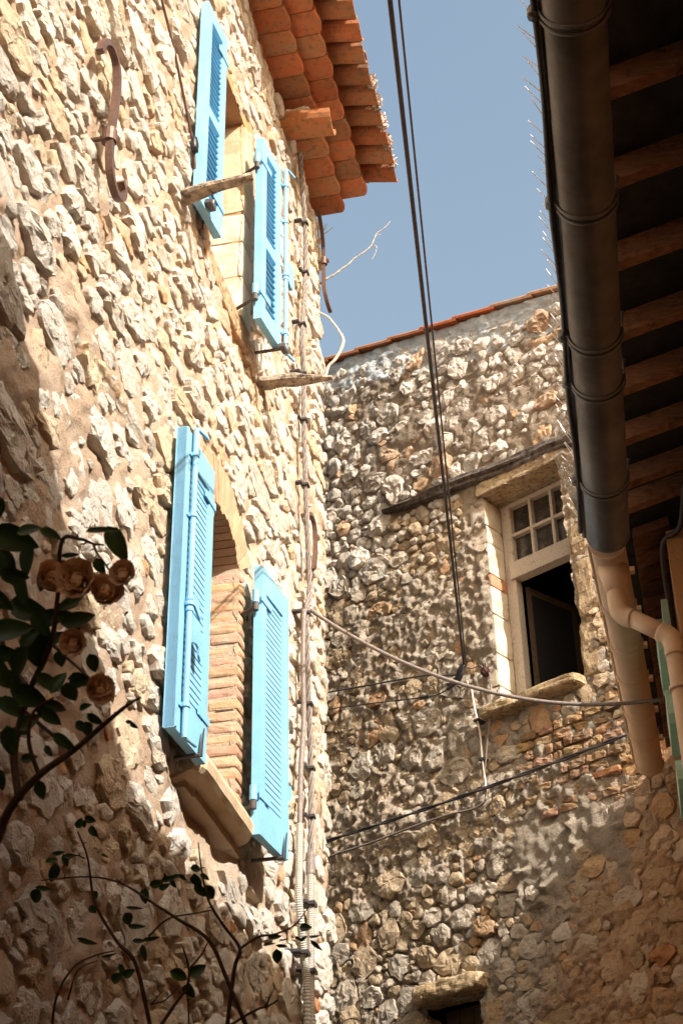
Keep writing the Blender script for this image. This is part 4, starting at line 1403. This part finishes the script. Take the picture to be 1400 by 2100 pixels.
for k in (0, N - 1): F_.append((o(0, 0, k), o(1, 0, k), o(1, 1, k), o(0, 1, k)))
h.add(V, F_, (1.0, 1.15, 1.1)); h.build('tile', MT['tile'], sp, smooth=False)
cpst = MB(FL); cpst.rough((6.20, .05, 6.965), (.15, .16, .07), .25, (1, 1, 1), 5, 5); cpst.build('cap_stone', MT['lstone'], sp)

# ------------------------------------------------------------------ cables
def cable(name, label, pts, r, mat, frame=FL, n=8, seg=8, group=None):
    mb = MB(frame); mb.tube(curve(pts, n), r, seg)
    return tag(mb.build(name, MT[mat], smooth=True), label, 'cable', group)
# bundle down the left house
lc = empty('wall_cable', FL((6.45, .02, 4.0))[0], 'twisted grey cable bundle clipped down the sunlit wall near the corner', 'cable')
path = [(6.44, .0, 6.96), (6.44, .012, 6.66), (6.50, .014, 6.38), (6.50, .012, 6.02), (6.40, .014, 5.50), (6.43, .014, 5.28), (6.43, .014, 4.98), (6.46, .014, 4.52), (6.53, .014, 4.0), (6.46, .014, 3.78), (6.50, .012, 3.36), (6.54, .01, 3.02), (6.53, .01, 2.70), (6.51, .01, 2.52)]
cp_ = curve(path, 14)
# arc length parametrised twist of three strands
arc = np.concatenate([[0], np.cumsum(np.linalg.norm(np.diff(np.array(cp_), axis=0), axis=1))])
for k in range(3):
    mb = MB(FL)
    pts = [np.array(p) + np.array([.0085 * math.cos(a * 32 + k * 2.094), .0085 * math.sin(a * 32 + k * 2.094), 0]) for p, a in zip(cp_, arc)]
    mb.tube(pts, .0072, 6); mb.build('strand', MT['greycable'], lc, smooth=True)
mb = MB(FL); mb.tube(curve([(6.42, .01, 3.80), (6.40, .008, 3.50), (6.41, .008, 3.22), (6.35, .008, 2.95), (6.32, .008, 2.68), (6.32, .006, 2.60)], 8), .012, 8); mb.build('branch_cable', MT['greycable'], lc, smooth=True)
for zc in (6.42, 6.05, 5.6, 5.27, 4.96, 4.55, 3.80, 3.34, 3.02, 2.78):
    i = int(np.argmin([abs(p[2] - zc) for p in cp_])); p = cp_[i]
    k = MB(FL); k.box((p[0] - .022, p[1] - .022, p[2] - .006), (p[0] + .02, p[1] + .019, p[2] + .006)); k.box((p[0] - .05, -.06, p[2] - .005), (p[0] - .022, p[1] - .01, p[2] + .005)); k.build('cable_clip', MT['cable'], lc)
def conduit(name, label, pts, r):
    P = curve(pts, 40)
    mb = MB(FL)
    R = [r * (1.0 if i % 2 else .86) for i in range(len(P))]
    mb.tube(P, R, 10)
    return tag(mb.build(name, MT['conduit'], smooth=False), label, 'conduit')
conduit('ribbed_conduit', 'left one of two grey ribbed conduits low on the sunlit wall', [(6.32, .008, 2.66), (6.30, .01, 2.48), (6.28, .012, 2.30), (6.35, .012, 2.12), (6.42, .012, 1.96), (6.41, .012, 1.6)], .018)
conduit('ribbed_conduit', 'right one of two grey ribbed conduits with a grey tape collar at its top', [(6.51, .01, 2.52), (6.50, .012, 2.36), (6.50, .012, 2.2), (6.49, .012, 2.06), (6.455, .02, 1.92), (6.45, .03, 1.6)], .018)
tp = MB(FL); tp.tube([(6.513, .01, 2.60), (6.51, .01, 2.50)], .021, 12); tag(tp.build('tape_collar', MT['greycable']), 'grey tape collar where the cable enters the right conduit', 'tape')
for i, (a, zc) in enumerate(((6.50, 2.36), (6.49, 2.06), (6.36, 2.10))):
    k = MB(FL); k.box((a - .03, -.03, zc - .008), (a + .03, .037, zc + .008)); k.box((a - .055, -.06, zc - .006), (a - .03, .01, zc + .006))
    tag(k.build('conduit_clip', MT['cable']), ['dark clip on the right conduit just below the tape collar', 'dark clip on the right conduit where both conduits meet', 'dark clip on the left conduit beside the rose leaves'][i], 'clip', 'clips on the ribbed conduits')
# thin lead running down to the upper left shutter
tl = MB(FL); tl.tube(curve([(3.93, -.02, 5.47), (4.005, -.015, 5.36), (4.19, -.012, 5.245), (4.467, -.01, 5.008), (4.49, -.008, 4.95), (4.55, -.01, 4.83)], 8), .006, 6)
tlo = tag(tl.build('thin_cable', MT['iron'], smooth=True), 'thin brown cable sagging down the wall to the upper left shutter', 'cable')
k = MB(FL); k.rough((4.47, .0, 4.985), (.05, .03, .075), .1, (.4, .4, .45), 3, 4); k.build('junction', MT['cable'], tlo)
# aerial cables from the end house over the street
anchor = BtP = FB((-4.715, .07, 4.21))[0]
def sag(p0, p1, d, n=24):
    p0, p1 = np.asarray(p0), np.asarray(p1)
    return [p0 + (p1 - p0) * t - np.array([0, 0, d * 4 * t * (1 - t)]) for t in np.linspace(0, 1, n)]
E1 = FL((-1.13, 1.45, 4.36))[0]; E2 = FL((-.66, 1.45, 4.36))[0]
perp = np.array([.007, .002, 0])
for nm, off, e, a_, r in (('leftmost of the three overhead cables, half of the close pair', -perp * 1.0, E1, anchor, .0052), ('right half of the close pair of overhead cables', perp * .8, E1, anchor, .0052), ('rightmost of the three overhead cables, hanging apart from the pair', perp * 0, E2, FB((-4.70, .07, 4.20))[0], .0042)):
    mb = MB(FW); mb.tube(sag(a_ + off * .3, e + off, .015), r, 8)
    tag(mb.build('overhead_cable', MT['cable'], smooth=True), nm, 'cable', 'overhead cables against the sky')
# cable slung across the street
P0 = FL((6.50, .02, 3.845))[0]; P1 = FL((6.42, 1.66, 3.12))[0]
cr = MB(FW); cr.tube([p for p in sag(P0, P1, .20, 30)], .0095, 8)
tag(cr.build('street_cable', MT['greycable'], smooth=True), 'single slack grey cable slung across the alley below the window sill', 'cable')
# black tape bundle at the anchor
tb = empty('cable_joint', FB((-4.8, .05, 4.17))[0], 'bundle of black taped cable ends at the anchor left of the end window', 'cable joint')
for k in range(7):
    mb = MB(FB)
    a = RNG.uniform(-.02, .02, 3)
    mb.tube(curve([(-4.715 + a[0] * .4, .075, 4.215 + a[1] * .5), (-4.74 + a[0], .07 + a[1] * .6, 4.17 + a[2]), (-4.79 + a[1], .06, 4.13 + a[2] * .8), (-4.84 + a[2], .06, 4.125 + a[0])], 6), .011, 6)
    mb.build('tail', MT['cable'], tb, smooth=True)
for i, (pts, r, lb) in enumerate((
    ([(-4.74, .06, 4.165), (-4.85, .06, 4.195), (-5.03, .06, 4.258), (-5.4, .06, 4.335), (-5.74, .06, 4.405), (-6.1, .06, 4.48)], .0055, 'upper thin black wire from the taped joint to the left corner'),
    ([(-4.77, .06, 4.13), (-4.90, .06, 4.10), (-5.03, .06, 4.118), (-5.4, .06, 4.21), (-5.74, .06, 4.29), (-6.1, .06, 4.37)], .004, 'lower thin black wire from the taped joint to the left corner'))):
    o_ = cable('thin_wire', lb, pts, r, 'cable', FB, 8, 6)
    if i == 1:
        tm = MB(FB); tm.tube([(-4.98, .06, 4.108), (-5.05, .06, 4.122)], .014, 8); tm.build('terminal', MT['cable'], o_)
ins = empty('iron_hook', FB((-4.580, .05, 4.13))[0], 'round rusty iron wall hook beside the end window jamb', 'hook')
mb = MB(FB); mb.rough((-4.578, .06, 4.122), (.05, .05, .05), .2, (.4, .25, .25), 4, 3); mb.build('knob', MT['iron'], ins)
mb = MB(FB); mb.tube([(-4.578, .05, 4.13), (-4.570, .055, 4.18)], .006, 6); mb.tube(curve([(-4.585, .06, 4.13), (-4.60, .07, 4.165), (-4.66, .07, 4.17), (-4.71, .07, 4.20)], 5), .004, 6); mb.tube([(-4.585, .07, 4.12), (-4.63, .07, 4.10)], .003, 6); mb.build('tie_wire', MT['greycable'], ins)
cable('thin_wire', 'slack grey wire hanging from the iron hook past the sill', [(-4.543, .07, 4.10), (-4.55, .06, 4.0), (-4.555, .07, 3.88), (-4.60, .06, 3.70), (-4.64, .05, 3.52), (-4.645, .05, 3.42)], .0035, 'greycable', FB, 6, 6)
wc = cable('white_cable', 'thin white cable dropping from the taped joint to the black rope', [(-4.683, .06, 4.07), (-4.672, .055, 3.92), (-4.654, .05, 3.78), (-4.648, .05, 3.6), (-4.64, .05, 3.44), (-4.642, .05, 3.37)], .0055, 'white', FB, 6, 6)
for zc, uc in ((3.85, -4.664), (3.61, -4.649)):
    k = MB(FB); k.box((uc - .018, .0, zc - .006), (uc + .018, .064, zc + .006)); k.build('cable_clip', MT['cable'], wc)
bk = empty('wall_cable', FB((-4.8, .05, 3.42))[0], 'taut black cable pair running level across the end house', 'cable')
for k in range(2):
    mb = MB(FB)
    U = np.linspace(-13.1, -3.70, 70)
    pts = [(u_, .062 + .004 * math.sin(u_ * 13 + k * 3.14), 3.452 - .02 * math.sin((u_ + 5.8) * 1.45) * (1 if u_ > -5.8 else 0) + .007 * math.cos(u_ * 13 + k * 3.14)) for u_ in U]
    mb.tube(pts, .006, 6); mb.build('strand', MT['cable'], bk, smooth=True)
cable('brown_cable', 'thin brown cable curving up to the black cable pair on the end house', [(-6.1, .05, 3.35), (-5.758, .05, 3.358), (-5.45, .055, 3.352), (-5.153, .05, 3.362), (-4.90, .05, 3.36), (-4.74, .05, 3.345), (-4.66, .05, 3.36), (-4.642, .05, 3.40), (-4.645, .055, 3.45)], .006, 'greycable', FB, 8, 6)

# dry vine twigs at the corner
tw = empty('dry_twig', FL((7.1, .05, 6.6))[0], 'bare bleached twig reaching into the sky from the house corner', 'twig')
def knobby(pts, r0, r1, seed):
    P = curve(pts, 6)
    R = np.linspace(r0, r1, len(P)) * (1 + .35 * np.array([(i % 5 == 0) for i in range(len(P))]))
    return P, R
mb = MB(FL); P, R = knobby([(7.1, -.03, 6.50), (7.1, .016, 6.537), (7.1, .06, 6.558), (7.1, .103, 6.592), (7.1, .145, 6.62), (7.1, .188, 6.664), (7.1, .245, 6.70), (7.1, .292, 6.744), (7.1, .315, 6.80), (7.1, .336, 6.845), (7.1, .385, 6.88), (7.1, .421, 6.925)], .0065, .0022, 0); mb.tube(P, R, 6); mb.build('main_twig', MT['twig'], tw)
mb = MB(FL); P, R = knobby([(7.1, .292, 6.744), (7.1, .32, 6.742), (7.1, .328, 6.72), (7.1, .315, 6.67), (7.1, .295, 6.632)], .003, .0018, 0); mb.tube(P, R, 6); mb.build('side_twig', MT['twig'], tw)
mb = MB(FL); P, R = knobby([(7.1, .325, 6.82), (7.1, .345, 6.825), (7.1, .365, 6.83)], .003, .0015, 0); mb.tube(P, R, 6); mb.build('side_twig', MT['twig'], tw)
t2 = empty('dry_twig', FL((7.1, .0, 6.95))[0], 'tiny forked twig directly under the cornice corner', 'twig')
mb = MB(FL); mb.tube([(7.1, -.02, 6.90), (7.1, .02, 6.925), (7.1, .055, 6.955)], [.004, .003, .0015], 6); mb.tube([(7.1, -.01, 6.93), (7.1, .02, 6.99)], [.003, .0015], 6); mb.tube([(7.1, .0, 6.94), (7.1, .003, 7.0)], [.0025, .0012], 6); mb.build('fork', MT['twig'], t2)
t3 = empty('dry_vine', FL((7.1, .0, 6.0))[0], 'pale bent vine stem looping out of the corner above the second log', 'vine')
mb = MB(FL); mb.tube(curve([(7.08, -.05, 6.26), (7.1, .0, 6.235), (7.1, .03, 6.195), (7.1, .079, 6.10), (7.1, .103, 6.02), (7.1, .085, 5.95), (7.1, .05, 5.885), (7.1, .01, 5.84), (7.1, -.01, 5.77), (7.1, -.03, 5.72)], 6), [.007] * 20 + [.010] * 35, 8); mb.build('stem', MT['twig'], t3, smooth=True)

# ------------------------------------------------------------------ climbing rose in the shade
def leaf_mesh(w, fold, curl):
    n = 7
    V = []
    for i in range(n):
        t = i / (n - 1)
        ww = w * .5 * (math.sin(math.pi * t ** .8) ** .75) * (1 - .12 * t)
        zc = -curl * t * t
        V += [(t, -ww, zc + fold * ww), (t, -ww * .5, zc + fold * ww * .35), (t, 0, zc), (t, ww * .5, zc + fold * ww * .35), (t, ww, zc + fold * ww)]
    F_ = []
    for i in range(n - 1):
        for j in range(4):
            a = i * 5 + j
            F_.append((a, a + 1, a + 6, a + 5))
    me = bpy.data.meshes.new('leaf')
    me.from_pydata(V, [], F_)
    me.polygons.foreach_set('use_smooth', [True] * len(F_))
    me.materials.append(MT['leaf'])
    return me
LEAFM = {w: leaf_mesh(w, RNG.uniform(.2, .6), RNG.uniform(.05, .3)) for w in (.2, .3, .4, .5, .6, .7, .8, .9)}
def put_leaves(root, leaves):
    base = wpos(root)
    for (x, y, z, L, ang, w) in leaves:
        a = math.radians(ang)
        ax_ = RIGHT * math.cos(a) + DOWN * math.sin(a) + FWD * random.uniform(-.35, .35)
        ax_.normalize()
        up = (-FWD + RIGHT * random.uniform(-.5, .5) - DOWN * random.uniform(-.2, .7))
        yv = up.cross(ax_); yv.normalize()
        zv = ax_.cross(yv)
        key = min(LEAFM, key=lambda k: abs(k - w))
        o = link('leaf', LEAFM[key], root)
        mw = Matrix((ax_, yv, zv)).transposed().to_4x4()
        loc = Vector((x, y, z)) - ax_ * L * .5 - base
        o.matrix_local = Matrix.Translation(loc) @ mw @ Matrix.Diagonal((L, L, L, 1))
def put_stems(root, stems, thorn=True):
    for pts, r0, r1 in stems:
        P = curve(pts, 6)
        mb = MB(FW); mb.tube(P, np.linspace(r0, r1, len(P)), 7)
        if thorn:
            for i in range(3, len(P) - 2, 4):
                d = RNG.normal(size=3); t = P[i + 1] - P[i]; d -= t * (d @ t) / (t @ t + 1e-9); d /= np.linalg.norm(d)
                mb.tube([P[i], P[i] + d * (.006 + r0 * .8)], [.0016, .0004], 4)
        mb.build('stem', MT['stem'], root, smooth=True)
STEMS1=[([(-0.469, 1.953, 2.363), (-0.436, 1.89, 2.404), (-0.393, 1.848, 2.432), (-0.349, 1.831, 2.457), (-0.302, 1.793, 2.478), (-0.274, 1.773, 2.491), (-0.257, 1.768, 2.499)], 0.0068000000000000005, 0.00144), ([(-0.423, 1.884, 2.414), (-0.434, 1.876, 2.48), (-0.413, 1.834, 2.543), (-0.374, 1.755, 2.572), (-0.36, 1.704, 2.613), (-0.347, 1.655, 2.633)], 0.005600000000000001, 0.0024000000000000002), ([(-0.413, 1.834, 2.543), (-0.455, 1.846, 2.616), (-0.473, 1.799, 2.687)], 0.0048000000000000004, 0.0024000000000000002), ([(-0.36, 1.704, 2.613), (-0.348, 1.641, 2.653), (-0.322, 1.623, 2.644), (-0.305, 1.618, 2.634), (-0.291, 1.619, 2.632)], 0.0032, 0.0012000000000000001), ([(-0.305, 1.618, 2.634), (-0.3, 1.625, 2.624), (-0.293, 1.63, 2.616), (-0.285, 1.637, 2.606)], 0.0016, 0.0012000000000000001), ([(-0.374, 1.755, 2.572), (-0.335, 1.746, 2.531), (-0.313, 1.748, 2.51)], 0.0024000000000000002, 0.0012000000000000001), ([(-0.349, 1.831, 2.457), (-0.385, 1.844, 2.491), (-0.427, 1.845, 2.528), (-0.454, 1.846, 2.543)], 0.0032, 0.0016), ([(-0.393, 1.848, 2.432), (-0.405, 1.824, 2.468), (-0.398, 1.803, 2.499), (-0.372, 1.793, 2.514)], 0.0032, 0.0016)]
LEAVES1=[(-0.298, 1.634, 2.665, 0.044, -8, 0.22), (-0.292, 1.715, 2.695, 0.055, 60, 0.5), (-0.309, 1.7, 2.651, 0.026, 60, 0.55), (-0.34, 1.661, 2.645, 0.024, -5, 0.35), (-0.427, 1.72, 2.709, 0.064, 20, 0.6), (-0.401, 1.683, 2.699, 0.035, -15, 0.5), (-0.366, 1.656, 2.674, 0.031, 20, 0.5), (-0.443, 1.749, 2.686, 0.053, 60, 0.55), (-0.407, 1.715, 2.672, 0.046, 100, 0.5), (-0.435, 1.712, 2.612, 0.045, 40, 0.5), (-0.416, 1.701, 2.563, 0.061, -10, 0.5), (-0.408, 1.76, 2.626, 0.058, 20, 0.55), (-0.37, 1.735, 2.599, 0.049, -15, 0.5), (-0.333, 1.706, 2.578, 0.045, -15, 0.5), (-0.343, 1.761, 2.646, 0.023, -50, 0.5), (-0.395, 1.767, 2.572, 0.063, 75, 0.55), (-0.41, 1.746, 2.539, 0.051, 120, 0.6), (-0.381, 1.803, 2.605, 0.041, -30, 0.5), (-0.366, 1.785, 2.566, 0.023, 80, 0.8), (-0.319, 1.757, 2.543, 0.026, 70, 0.75), (-0.357, 1.738, 2.507, 0.033, -60, 0.6), (-0.41, 1.823, 2.531, 0.052, 20, 0.55), (-0.378, 1.781, 2.529, 0.04, 35, 0.5), (-0.344, 1.756, 2.502, 0.028, 70, 0.9), (-0.345, 1.823, 2.553, 0.035, 10, 0.6), (-0.378, 1.816, 2.498, 0.032, 35, 0.6), (-0.336, 1.76, 2.517, 0.028, -10, 0.5), (-0.342, 1.853, 2.53, 0.018, -30, 0.6), (-0.34, 1.834, 2.492, 0.023, 35, 0.6), (-0.318, 1.797, 2.484, 0.026, 40, 0.5), (-0.322, 1.771, 2.458, 0.02, 75, 0.8), (-0.411, 1.841, 2.504, 0.035, -40, 0.6), (-0.428, 1.798, 2.504, 0.04, 30, 0.6), (-0.354, 1.79, 2.451, 0.034, 35, 0.5), (-0.415, 1.878, 2.47, 0.023, -15, 0.6), (-0.393, 1.868, 2.42, 0.026, 80, 0.85), (-0.424, 1.8, 2.458, 0.04, 80, 0.6), (-0.456, 1.904, 2.452, 0.035, 80, 0.5), (-0.374, 1.82, 2.514, 0.029, 10, 0.6), (-0.435, 1.647, 2.71, 0.034, 80, 0.6), (-0.429, 1.731, 2.518, 0.05, 60, 0.6), (-0.388, 1.74, 2.657, 0.035, 120, 0.6), (-0.351, 1.726, 2.612, 0.034, 160, 0.5), (-0.402, 1.685, 2.61, 0.045, 80, 0.5), (-0.277, 1.856, 2.503, 0.013, 40, 0.6), (-0.278, 1.821, 2.491, 0.01, 10, 0.6), (-0.375, 1.807, 2.446, 0.017, 60, 0.6), (-0.429, 1.869, 2.504, 0.029, 0, 0.5), (-0.438, 1.781, 2.573, 0.041, 10, 0.6), (-0.383, 1.729, 2.586, 0.04, 60, 0.6), (-0.408, 1.664, 2.619, 0.039, 20, 0.6), (-0.352, 1.779, 2.598, 0.029, 140, 0.5), (-0.401, 1.75, 2.576, 0.034, -50, 0.6), (-0.414, 1.748, 2.513, 0.039, 70, 0.5), (-0.397, 1.841, 2.525, 0.029, 100, 0.6)]
BLOOMS=[(-0.355, 1.624, 2.589, 0.021), (-0.322, 1.625, 2.587, 0.025), (-0.266, 1.622, 2.591, 0.017), (-0.289, 1.634, 2.574, 0.022), (-0.327, 1.667, 2.523, 0.017), (-0.299, 1.699, 2.476, 0.019)]
STEMS2=[([(-0.245, 3.06, 2.413), (-0.225, 2.983, 2.53), (-0.213, 2.96, 2.564), (-0.242, 2.936, 2.6), (-0.269, 2.91, 2.639), (-0.282, 2.879, 2.686), (-0.288, 2.847, 2.735)], 0.0045000000000000005, 0.0012000000000000001), ([(-0.213, 2.96, 2.564), (-0.177, 2.948, 2.582), (-0.144, 2.945, 2.586), (-0.107, 2.936, 2.6), (-0.078, 2.916, 2.63)], 0.003, 0.0009599999999999999), ([(-0.191, 3.061, 2.412), (-0.235, 2.998, 2.506), (-0.271, 2.951, 2.577), (-0.33, 2.927, 2.613), (-0.372, 2.911, 2.637), (-0.436, 2.888, 2.672), (-0.501, 2.88, 2.684), (-0.59, 2.883, 2.68)], 0.0045000000000000005, 0.0012000000000000001), ([(-0.387, 2.945, 2.587), (-0.349, 2.927, 2.614), (-0.297, 2.922, 2.622), (-0.26, 2.918, 2.627)], 0.0022500000000000003, 0.0009599999999999999), ([(-0.382, 3.058, 2.416), (-0.412, 2.975, 2.541), (-0.448, 2.949, 2.58), (-0.488, 2.907, 2.643), (-0.5, 2.861, 2.714), (-0.518, 2.832, 2.757)], 0.0045000000000000005, 0.0016), ([(-0.578, 3.056, 2.419), (-0.567, 3.009, 2.489), (-0.533, 2.976, 2.539), (-0.491, 2.964, 2.558), (-0.453, 2.959, 2.565)], 0.003, 0.0012000000000000001), ([(-0.372, 3.043, 2.439), (-0.329, 3.01, 2.489), (-0.315, 3.002, 2.5)], 0.00375, 0.0024000000000000002), ([(-0.316, 3.002, 2.5), (-0.311, 2.982, 2.531), (-0.322, 2.956, 2.57)], 0.003, 0.0016), ([(-0.309, 2.979, 2.535), (-0.285, 2.964, 2.558), (-0.268, 2.945, 2.586)], 0.0022500000000000003, 0.0009599999999999999), ([(-0.385, 3.017, 2.478), (-0.357, 3.012, 2.485), (-0.33, 2.997, 2.508)], 0.0015, 0.0008), ([(-0.385, 3.017, 2.478), (-0.361, 3.002, 2.501)], 0.0015, 0.0008), ([(-0.312, 3.059, 2.414), (-0.314, 3.018, 2.477), (-0.312, 2.997, 2.508)], 0.0015, 0.0008), ([(-0.37, 3.089, 2.369), (-0.209, 3.032, 2.455), (-0.161, 3.021, 2.472), (-0.142, 3.015, 2.481)], 0.003, 0.0016), ([(-0.166, 3.022, 2.471), (-0.151, 3.004, 2.497)], 0.0022500000000000003, 0.0008), ([(-0.505, 2.861, 2.714), (-0.528, 2.858, 2.718), (-0.557, 2.876, 2.691)], 0.0015, 0.0008), ([(-0.445, 2.89, 2.67), (-0.434, 2.882, 2.681)], 0.0011250000000000001, 0.0008), ([(-0.544, 3.01, 2.489), (-0.524, 2.979, 2.535), (-0.486, 2.969, 2.55)], 0.0022500000000000003, 0.0008)]
LEAVES2=[(-0.501, 2.748, 2.739, 0.022, -60, 0.7), (-0.499, 2.85, 2.788, 0.024, 20, 0.7), (-0.485, 2.817, 2.75, 0.026, 60, 0.7), (-0.495, 2.764, 2.743, 0.018, 90, 0.6), (-0.575, 2.922, 2.708, 0.04, 100, 0.6), (-0.6, 2.9, 2.655, 0.036, 110, 0.65), (-0.576, 2.845, 2.65, 0.034, 10, 0.3), (-0.554, 2.924, 2.734, 0.03, 70, 0.5), (-0.536, 2.873, 2.724, 0.026, 0, 0.4), (-0.55, 2.824, 2.711, 0.025, -5, 0.4), (-0.555, 2.786, 2.682, 0.025, -15, 0.4), (-0.396, 2.933, 2.662, 0.031, 95, 0.75), (-0.424, 2.911, 2.61, 0.029, 70, 0.8), (-0.401, 2.872, 2.582, 0.035, 0, 0.35), (-0.42, 2.961, 2.649, 0.035, 5, 0.25), (-0.488, 2.9, 2.655, 0.017, 60, 0.9), (-0.485, 2.868, 2.615, 0.019, 50, 0.8), (-0.515, 3.011, 2.602, 0.044, 15, 0.3), (-0.399, 2.978, 2.565, 0.035, 80, 0.4), (-0.378, 2.916, 2.573, 0.034, -10, 0.35), (-0.395, 2.871, 2.554, 0.025, 0, 0.4), (-0.454, 3.02, 2.532, 0.03, -40, 0.7), (-0.424, 2.967, 2.524, 0.026, -30, 0.7), (-0.323, 2.923, 2.504, 0.04, 25, 0.55), (-0.3, 3.03, 2.546, 0.04, -25, 0.6), (-0.31, 3.004, 2.498, 0.04, 85, 0.75), (-0.281, 2.852, 2.641, 0.037, 50, 0.5), (-0.274, 2.962, 2.677, 0.039, 55, 0.55), (-0.294, 2.903, 2.68, 0.033, 70, 0.7), (-0.274, 2.852, 2.668, 0.022, 30, 0.5), (-0.286, 2.798, 2.664, 0.022, 10, 0.7), (-0.373, 2.92, 2.682, 0.03, -10, 0.6), (-0.345, 2.869, 2.672, 0.031, -15, 0.4), (-0.347, 2.831, 2.643, 0.025, -30, 0.5), (-0.334, 2.928, 2.699, 0.03, -5, 0.35), (-0.338, 2.89, 2.67, 0.022, 60, 0.5), (-0.314, 2.838, 2.662, 0.02, 40, 0.4), (-0.359, 2.945, 2.703, 0.018, 80, 0.4), (-0.147, 2.964, 2.587, 0.029, -5, 0.4), (-0.155, 2.924, 2.56, 0.027, -10, 0.22), (-0.129, 2.879, 2.541, 0.025, 10, 0.3), (-0.144, 3.001, 2.56, 0.031, 85, 0.65), (-0.128, 2.936, 2.571, 0.02, 0, 0.25), (-0.085, 2.876, 2.574, 0.024, -5, 0.7), (-0.068, 3.006, 2.582, 0.031, 40, 0.35), (-0.091, 2.951, 2.578, 0.019, -40, 0.45), (-0.068, 2.902, 2.565, 0.027, -2, 0.15), (-0.103, 3.014, 2.599, 0.016, 30, 0.4), (-0.442, 2.996, 2.539, 0.026, 60, 0.5), (-0.458, 2.933, 2.547, 0.034, 0, 0.25), (-0.455, 2.782, 2.687, 0.015, 20, 0.4)]

def petal_mesh(k):
    n = 5
    V = []
    for i in range(n):
        t = i / (n - 1)
        for j in range(5):
            s_ = (j - 2) / 2
            w = (.25 + .75 * math.sin(math.pi * .5 * min(1, t * 1.3))) * .72
            x = s_ * w
            z = t * 1.0
            y = .34 + .30 * t * k - .30 * s_ * s_ * (1 - .3 * t) + .10 * k * max(0, t - .7) * 3 + .04 * math.sin(s_ * 5 + t * 4)
            V.append((x, y, z + .07 * math.sin(s_ * 4 + k * 5) * t))
    F_ = [(i * 5 + j, i * 5 + j + 1, i * 5 + j + 6, i * 5 + j + 5) for i in range(n - 1) for j in range(4)]
    me = bpy.data.meshes.new('petal')
    me.from_pydata(V, [], F_)
    me.polygons.foreach_set('use_smooth', [True] * len(F_))
    me.materials.append(MT['petal'])
    return me
PET = [petal_mesh(k) for k in (.2, .8, 1.3)]
rose1 = empty('climbing_rose', (-.47, 1.75, 0), 'dark leafy climbing rose with faded peach blooms in the left shade', 'rose bush')
put_stems(rose1, STEMS1 + [([(-.47, 1.75, 0.0), (-.49, 1.8, 1.2), (-.50, 1.85, 2.1), (STEMS1[0][0][0])], .016, .013)])
put_leaves(rose1, LEAVES1)
for (x, y, z, r) in BLOOMS:
    hub = MB(FW)
    hub.rough((x, y, z), (r * .7, r * .7, r * .9), .2, (1, 1, 1), 3, 3)
    bo = hub.build('bloom', MT['petal'], rose1, origin='c')
    axis = (Vector((RNG.uniform(-.5, .8), -.9, RNG.uniform(-.6, .35)))).normalized()
    qz = axis.to_track_quat('Z', 'Y').to_matrix().to_4x4()
    for ring, (cnt, sc_) in enumerate(((4, .62), (6, .85), (7, 1.0))):
        for j in range(cnt):
            o = link('petal', PET[ring], bo)
            k = r * 1.05 * sc_
            o.matrix_local = qz @ Matrix.Rotation(2 * math.pi * (j + ring * .4 + random.uniform(-.1, .1)) / cnt, 4, 'Z') @ Matrix.Translation((0, 0, -r * (.30 + .18 * ring))) @ Matrix.Diagonal((k, k * (.6 + .25 * ring), k * random.uniform(.9, 1.1), 1))
rose2 = empty('climbing_rose', (-.25, 3.05, 0), 'thin thorny rose shoots with sparse leaves in front of the sunlit wall', 'rose bush')
roots = [([(-.25 + .02 * i, 3.05, 0.0), (-.26 + .03 * i, 3.05, 1.2), p[0][0]], .008, p[1]) for i, p in enumerate(STEMS2) if p[0][0][2] < 2.45 and i in (0, 2, 4)]
put_stems(rose2, STEMS2 + roots)
put_leaves(rose2, LEAVES2)
